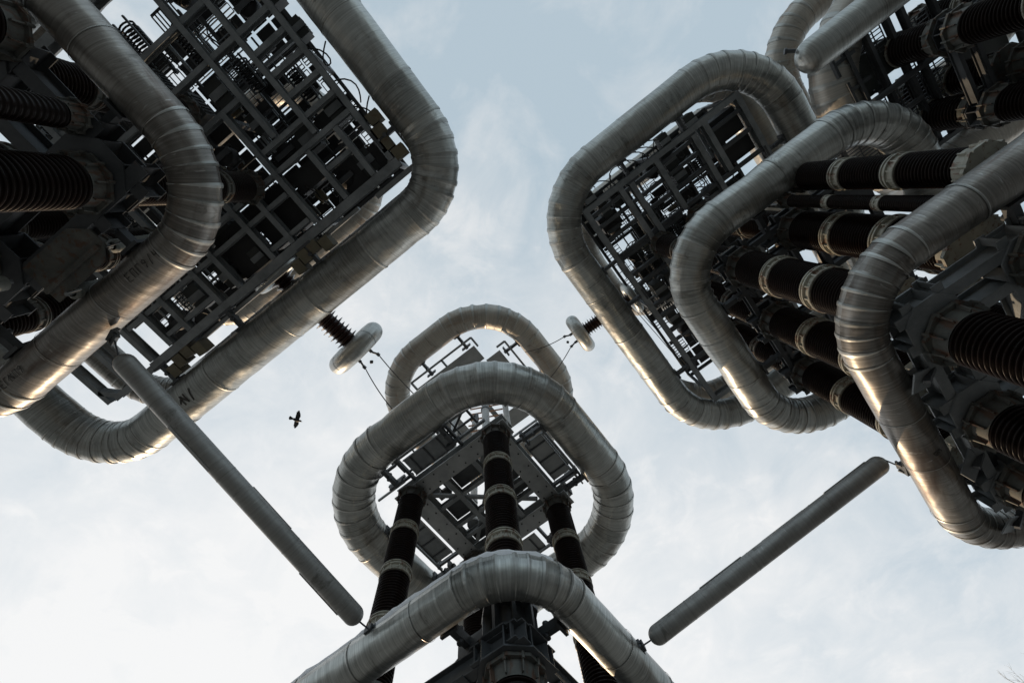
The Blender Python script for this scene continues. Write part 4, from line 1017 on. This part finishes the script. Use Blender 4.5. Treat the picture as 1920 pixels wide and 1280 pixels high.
# grey ribbed rods in the left tower
for x, y, z0, z1, lab in ((-5.55, -2.85, 5.6, 7.0, 'grey ribbed composite rod at the left edge below the rust edged panel'), (-5.15, -2.32, 7.0, 8.6, 'grey ribbed composite rod with a metal hook above the left ring lower side'), (-4.62, -2.62, 7.6, 9.2, 'smaller grey ribbed composite rod near the left ring bend')):
    p = thing('composite_rod', lab, 'insulator rod', (x, y, Z(z0)), 'grey composite rods of the left tower')
    prof = []; n = int((z1 - z0) / 0.075)
    for i in range(n): z = 0.1 + (z1 - z0 - 0.2) * i / n; pz = (z1 - z0 - 0.2) / n; prof += [(0.055, z), (0.1, z + pz * 0.45), (0.1, z + pz * 0.55), (0.06, z + pz * 0.9)]
    MB().lathe(prof, 24).build('sheds', 'rubber', p)
    MB().cyl((0, 0, z1 - z0 - 0.12), (0, 0, z1 - z0), 0.03, 10).build('end_fitting', 'steel', p)
    MB().cyl((0, 0, 0), (0, 0, 0.12), 0.03, 10).bar((0, 0, 0), (0.3, 0.12, -0.15), 0.02, 0.03).build('end_hook', 'steel', p)

# ------------------------------------------------------------------ crow
p = thing('crow', 'black crow gliding with spread wings below the clouds', 'bird', (-0.5884 * 24, 0.128 * 24, Z(24)))
p.rotation_euler = (0.12, 0.05, math.radians(58)); p.scale = (0.85, 1.08, 1)
# body along +x (head), wings along y
rows_ = [(-0.30, 0.001, 0), (-0.24, 0.035, 0), (-0.12, 0.075, 0), (0.0, 0.09, 0), (0.12, 0.075, 0.0), (0.18, 0.05, 0.005), (0.22, 0.052, 0.01), (0.27, 0.042, 0.01), (0.30, 0.016, 0.006), (0.36, 0.003, 0)]
vs = []; fs = []
for (x, r, z) in rows_:
    for k in range(10): a = k / 10 * 6.283; vs.append((x, r * math.cos(a), z + r * 0.8 * math.sin(a)))
for i in range(len(rows_) - 1):
    for k in range(10): fs.append((i*10+k, i*10+(k+1) % 10, (i+1)*10+(k+1) % 10, (i+1)*10+k))
# tail fan
def slab(pts, th, m):
    n = len(pts); o = [Vector(q) for q in pts]
    m.add([q + Vector((0, 0, th)) for q in o] + [q - Vector((0, 0, th)) for q in o], [tuple(range(n)), tuple(reversed(range(n, 2*n)))] + [(i, i + n, (i + 1) % n + n, (i + 1) % n) for i in range(n)])
m = MB().add(vs, fs, 0, True)
slab([(-0.2, -0.04, 0), (-0.2, 0.04, 0), (-0.40, 0.11, 0), (-0.45, 0.06, 0), (-0.46, 0, 0), (-0.45, -0.06, 0), (-0.40, -0.11, 0)], 0.008, m)
m.build('body', 'crow', p)
for s_ in (-1, 1):
    m = MB()
    slab([(0.13, s_ * 0.05, 0.02), (0.17, s_ * 0.22, 0.05), (0.12, s_ * 0.36, 0.055), (0.02, s_ * 0.52, 0.05), (-0.03, s_ * 0.51, 0.05), (-0.02, s_ * 0.47, 0.05), (-0.08, s_ * 0.46, 0.05), (-0.06, s_ * 0.41, 0.05), (-0.12, s_ * 0.39, 0.05), (-0.1, s_ * 0.33, 0.05), (-0.11, s_ * 0.22, 0.04), (-0.10, s_ * 0.05, 0.02)][::s_], 0.008, m)
    m.build('wing', 'crow', p)

# ------------------------------------------------------------------ frosted birch whose twig tips reach into the lower right corner
p = thing('birch_tree', 'pale frosted bare birch, only its twig tips showing in the lower right corner', 'tree', (5.6, 25.2, 0))
p.scale = (1.035, 1.035, 1.035)
rt_ = random.Random(5)
tm = MB(); cm = MB()
tm.path([(0, 0, 0), (0.1, 0, 4), (-0.05, 0.1, 8), (0.1, 0, 11.5), (0.15, 0, 13.9)], [0.22, 0.17, 0.12, 0.06, 0.012], 8)
def twig(p0, d, L, r, depth):
    p0 = Vector(p0); pts = [p0]; dd = Vector(d)
    for k in range(4):
        dd = (dd + Vector((rt_.uniform(-.2, .2), rt_.uniform(-.2, .2), rt_.uniform(-.06, .1)))).normalized(); pts.append(pts[-1] + dd * L / 4)
    cm.path(pts, [r, r * 0.8, r * 0.6, r * 0.45, r * 0.3], 4)
    if depth:
        for k in range(6):
            q = pts[rt_.randint(1, 4)]; a = rt_.uniform(0, 6.283)
            twig(q, (dd + Vector((math.cos(a) * 0.8, math.sin(a) * 0.8, rt_.uniform(-0.2, 0.6)))).normalized(), L * rt_.uniform(0.35, 0.55), r * 0.45, depth - 1)
for k in range(30):
    h = rt_.uniform(5, 13.4); a = rt_.uniform(0, 6.283); L = 0.8 + (14 - h) * 0.32
    twig((0.05, 0, h), (math.cos(a), math.sin(a), 0.75), L, 0.035, 2)
tm.build('trunk', 'bark', p); cm.build('crown', 'bark', p)
for o in bpy.data.objects:
    if 'label' in o and not (4 <= len(o['label'].split()) <= 16): print('LABEL', len(o['label'].split()), o['label'])
print('objects', len(bpy.data.objects))
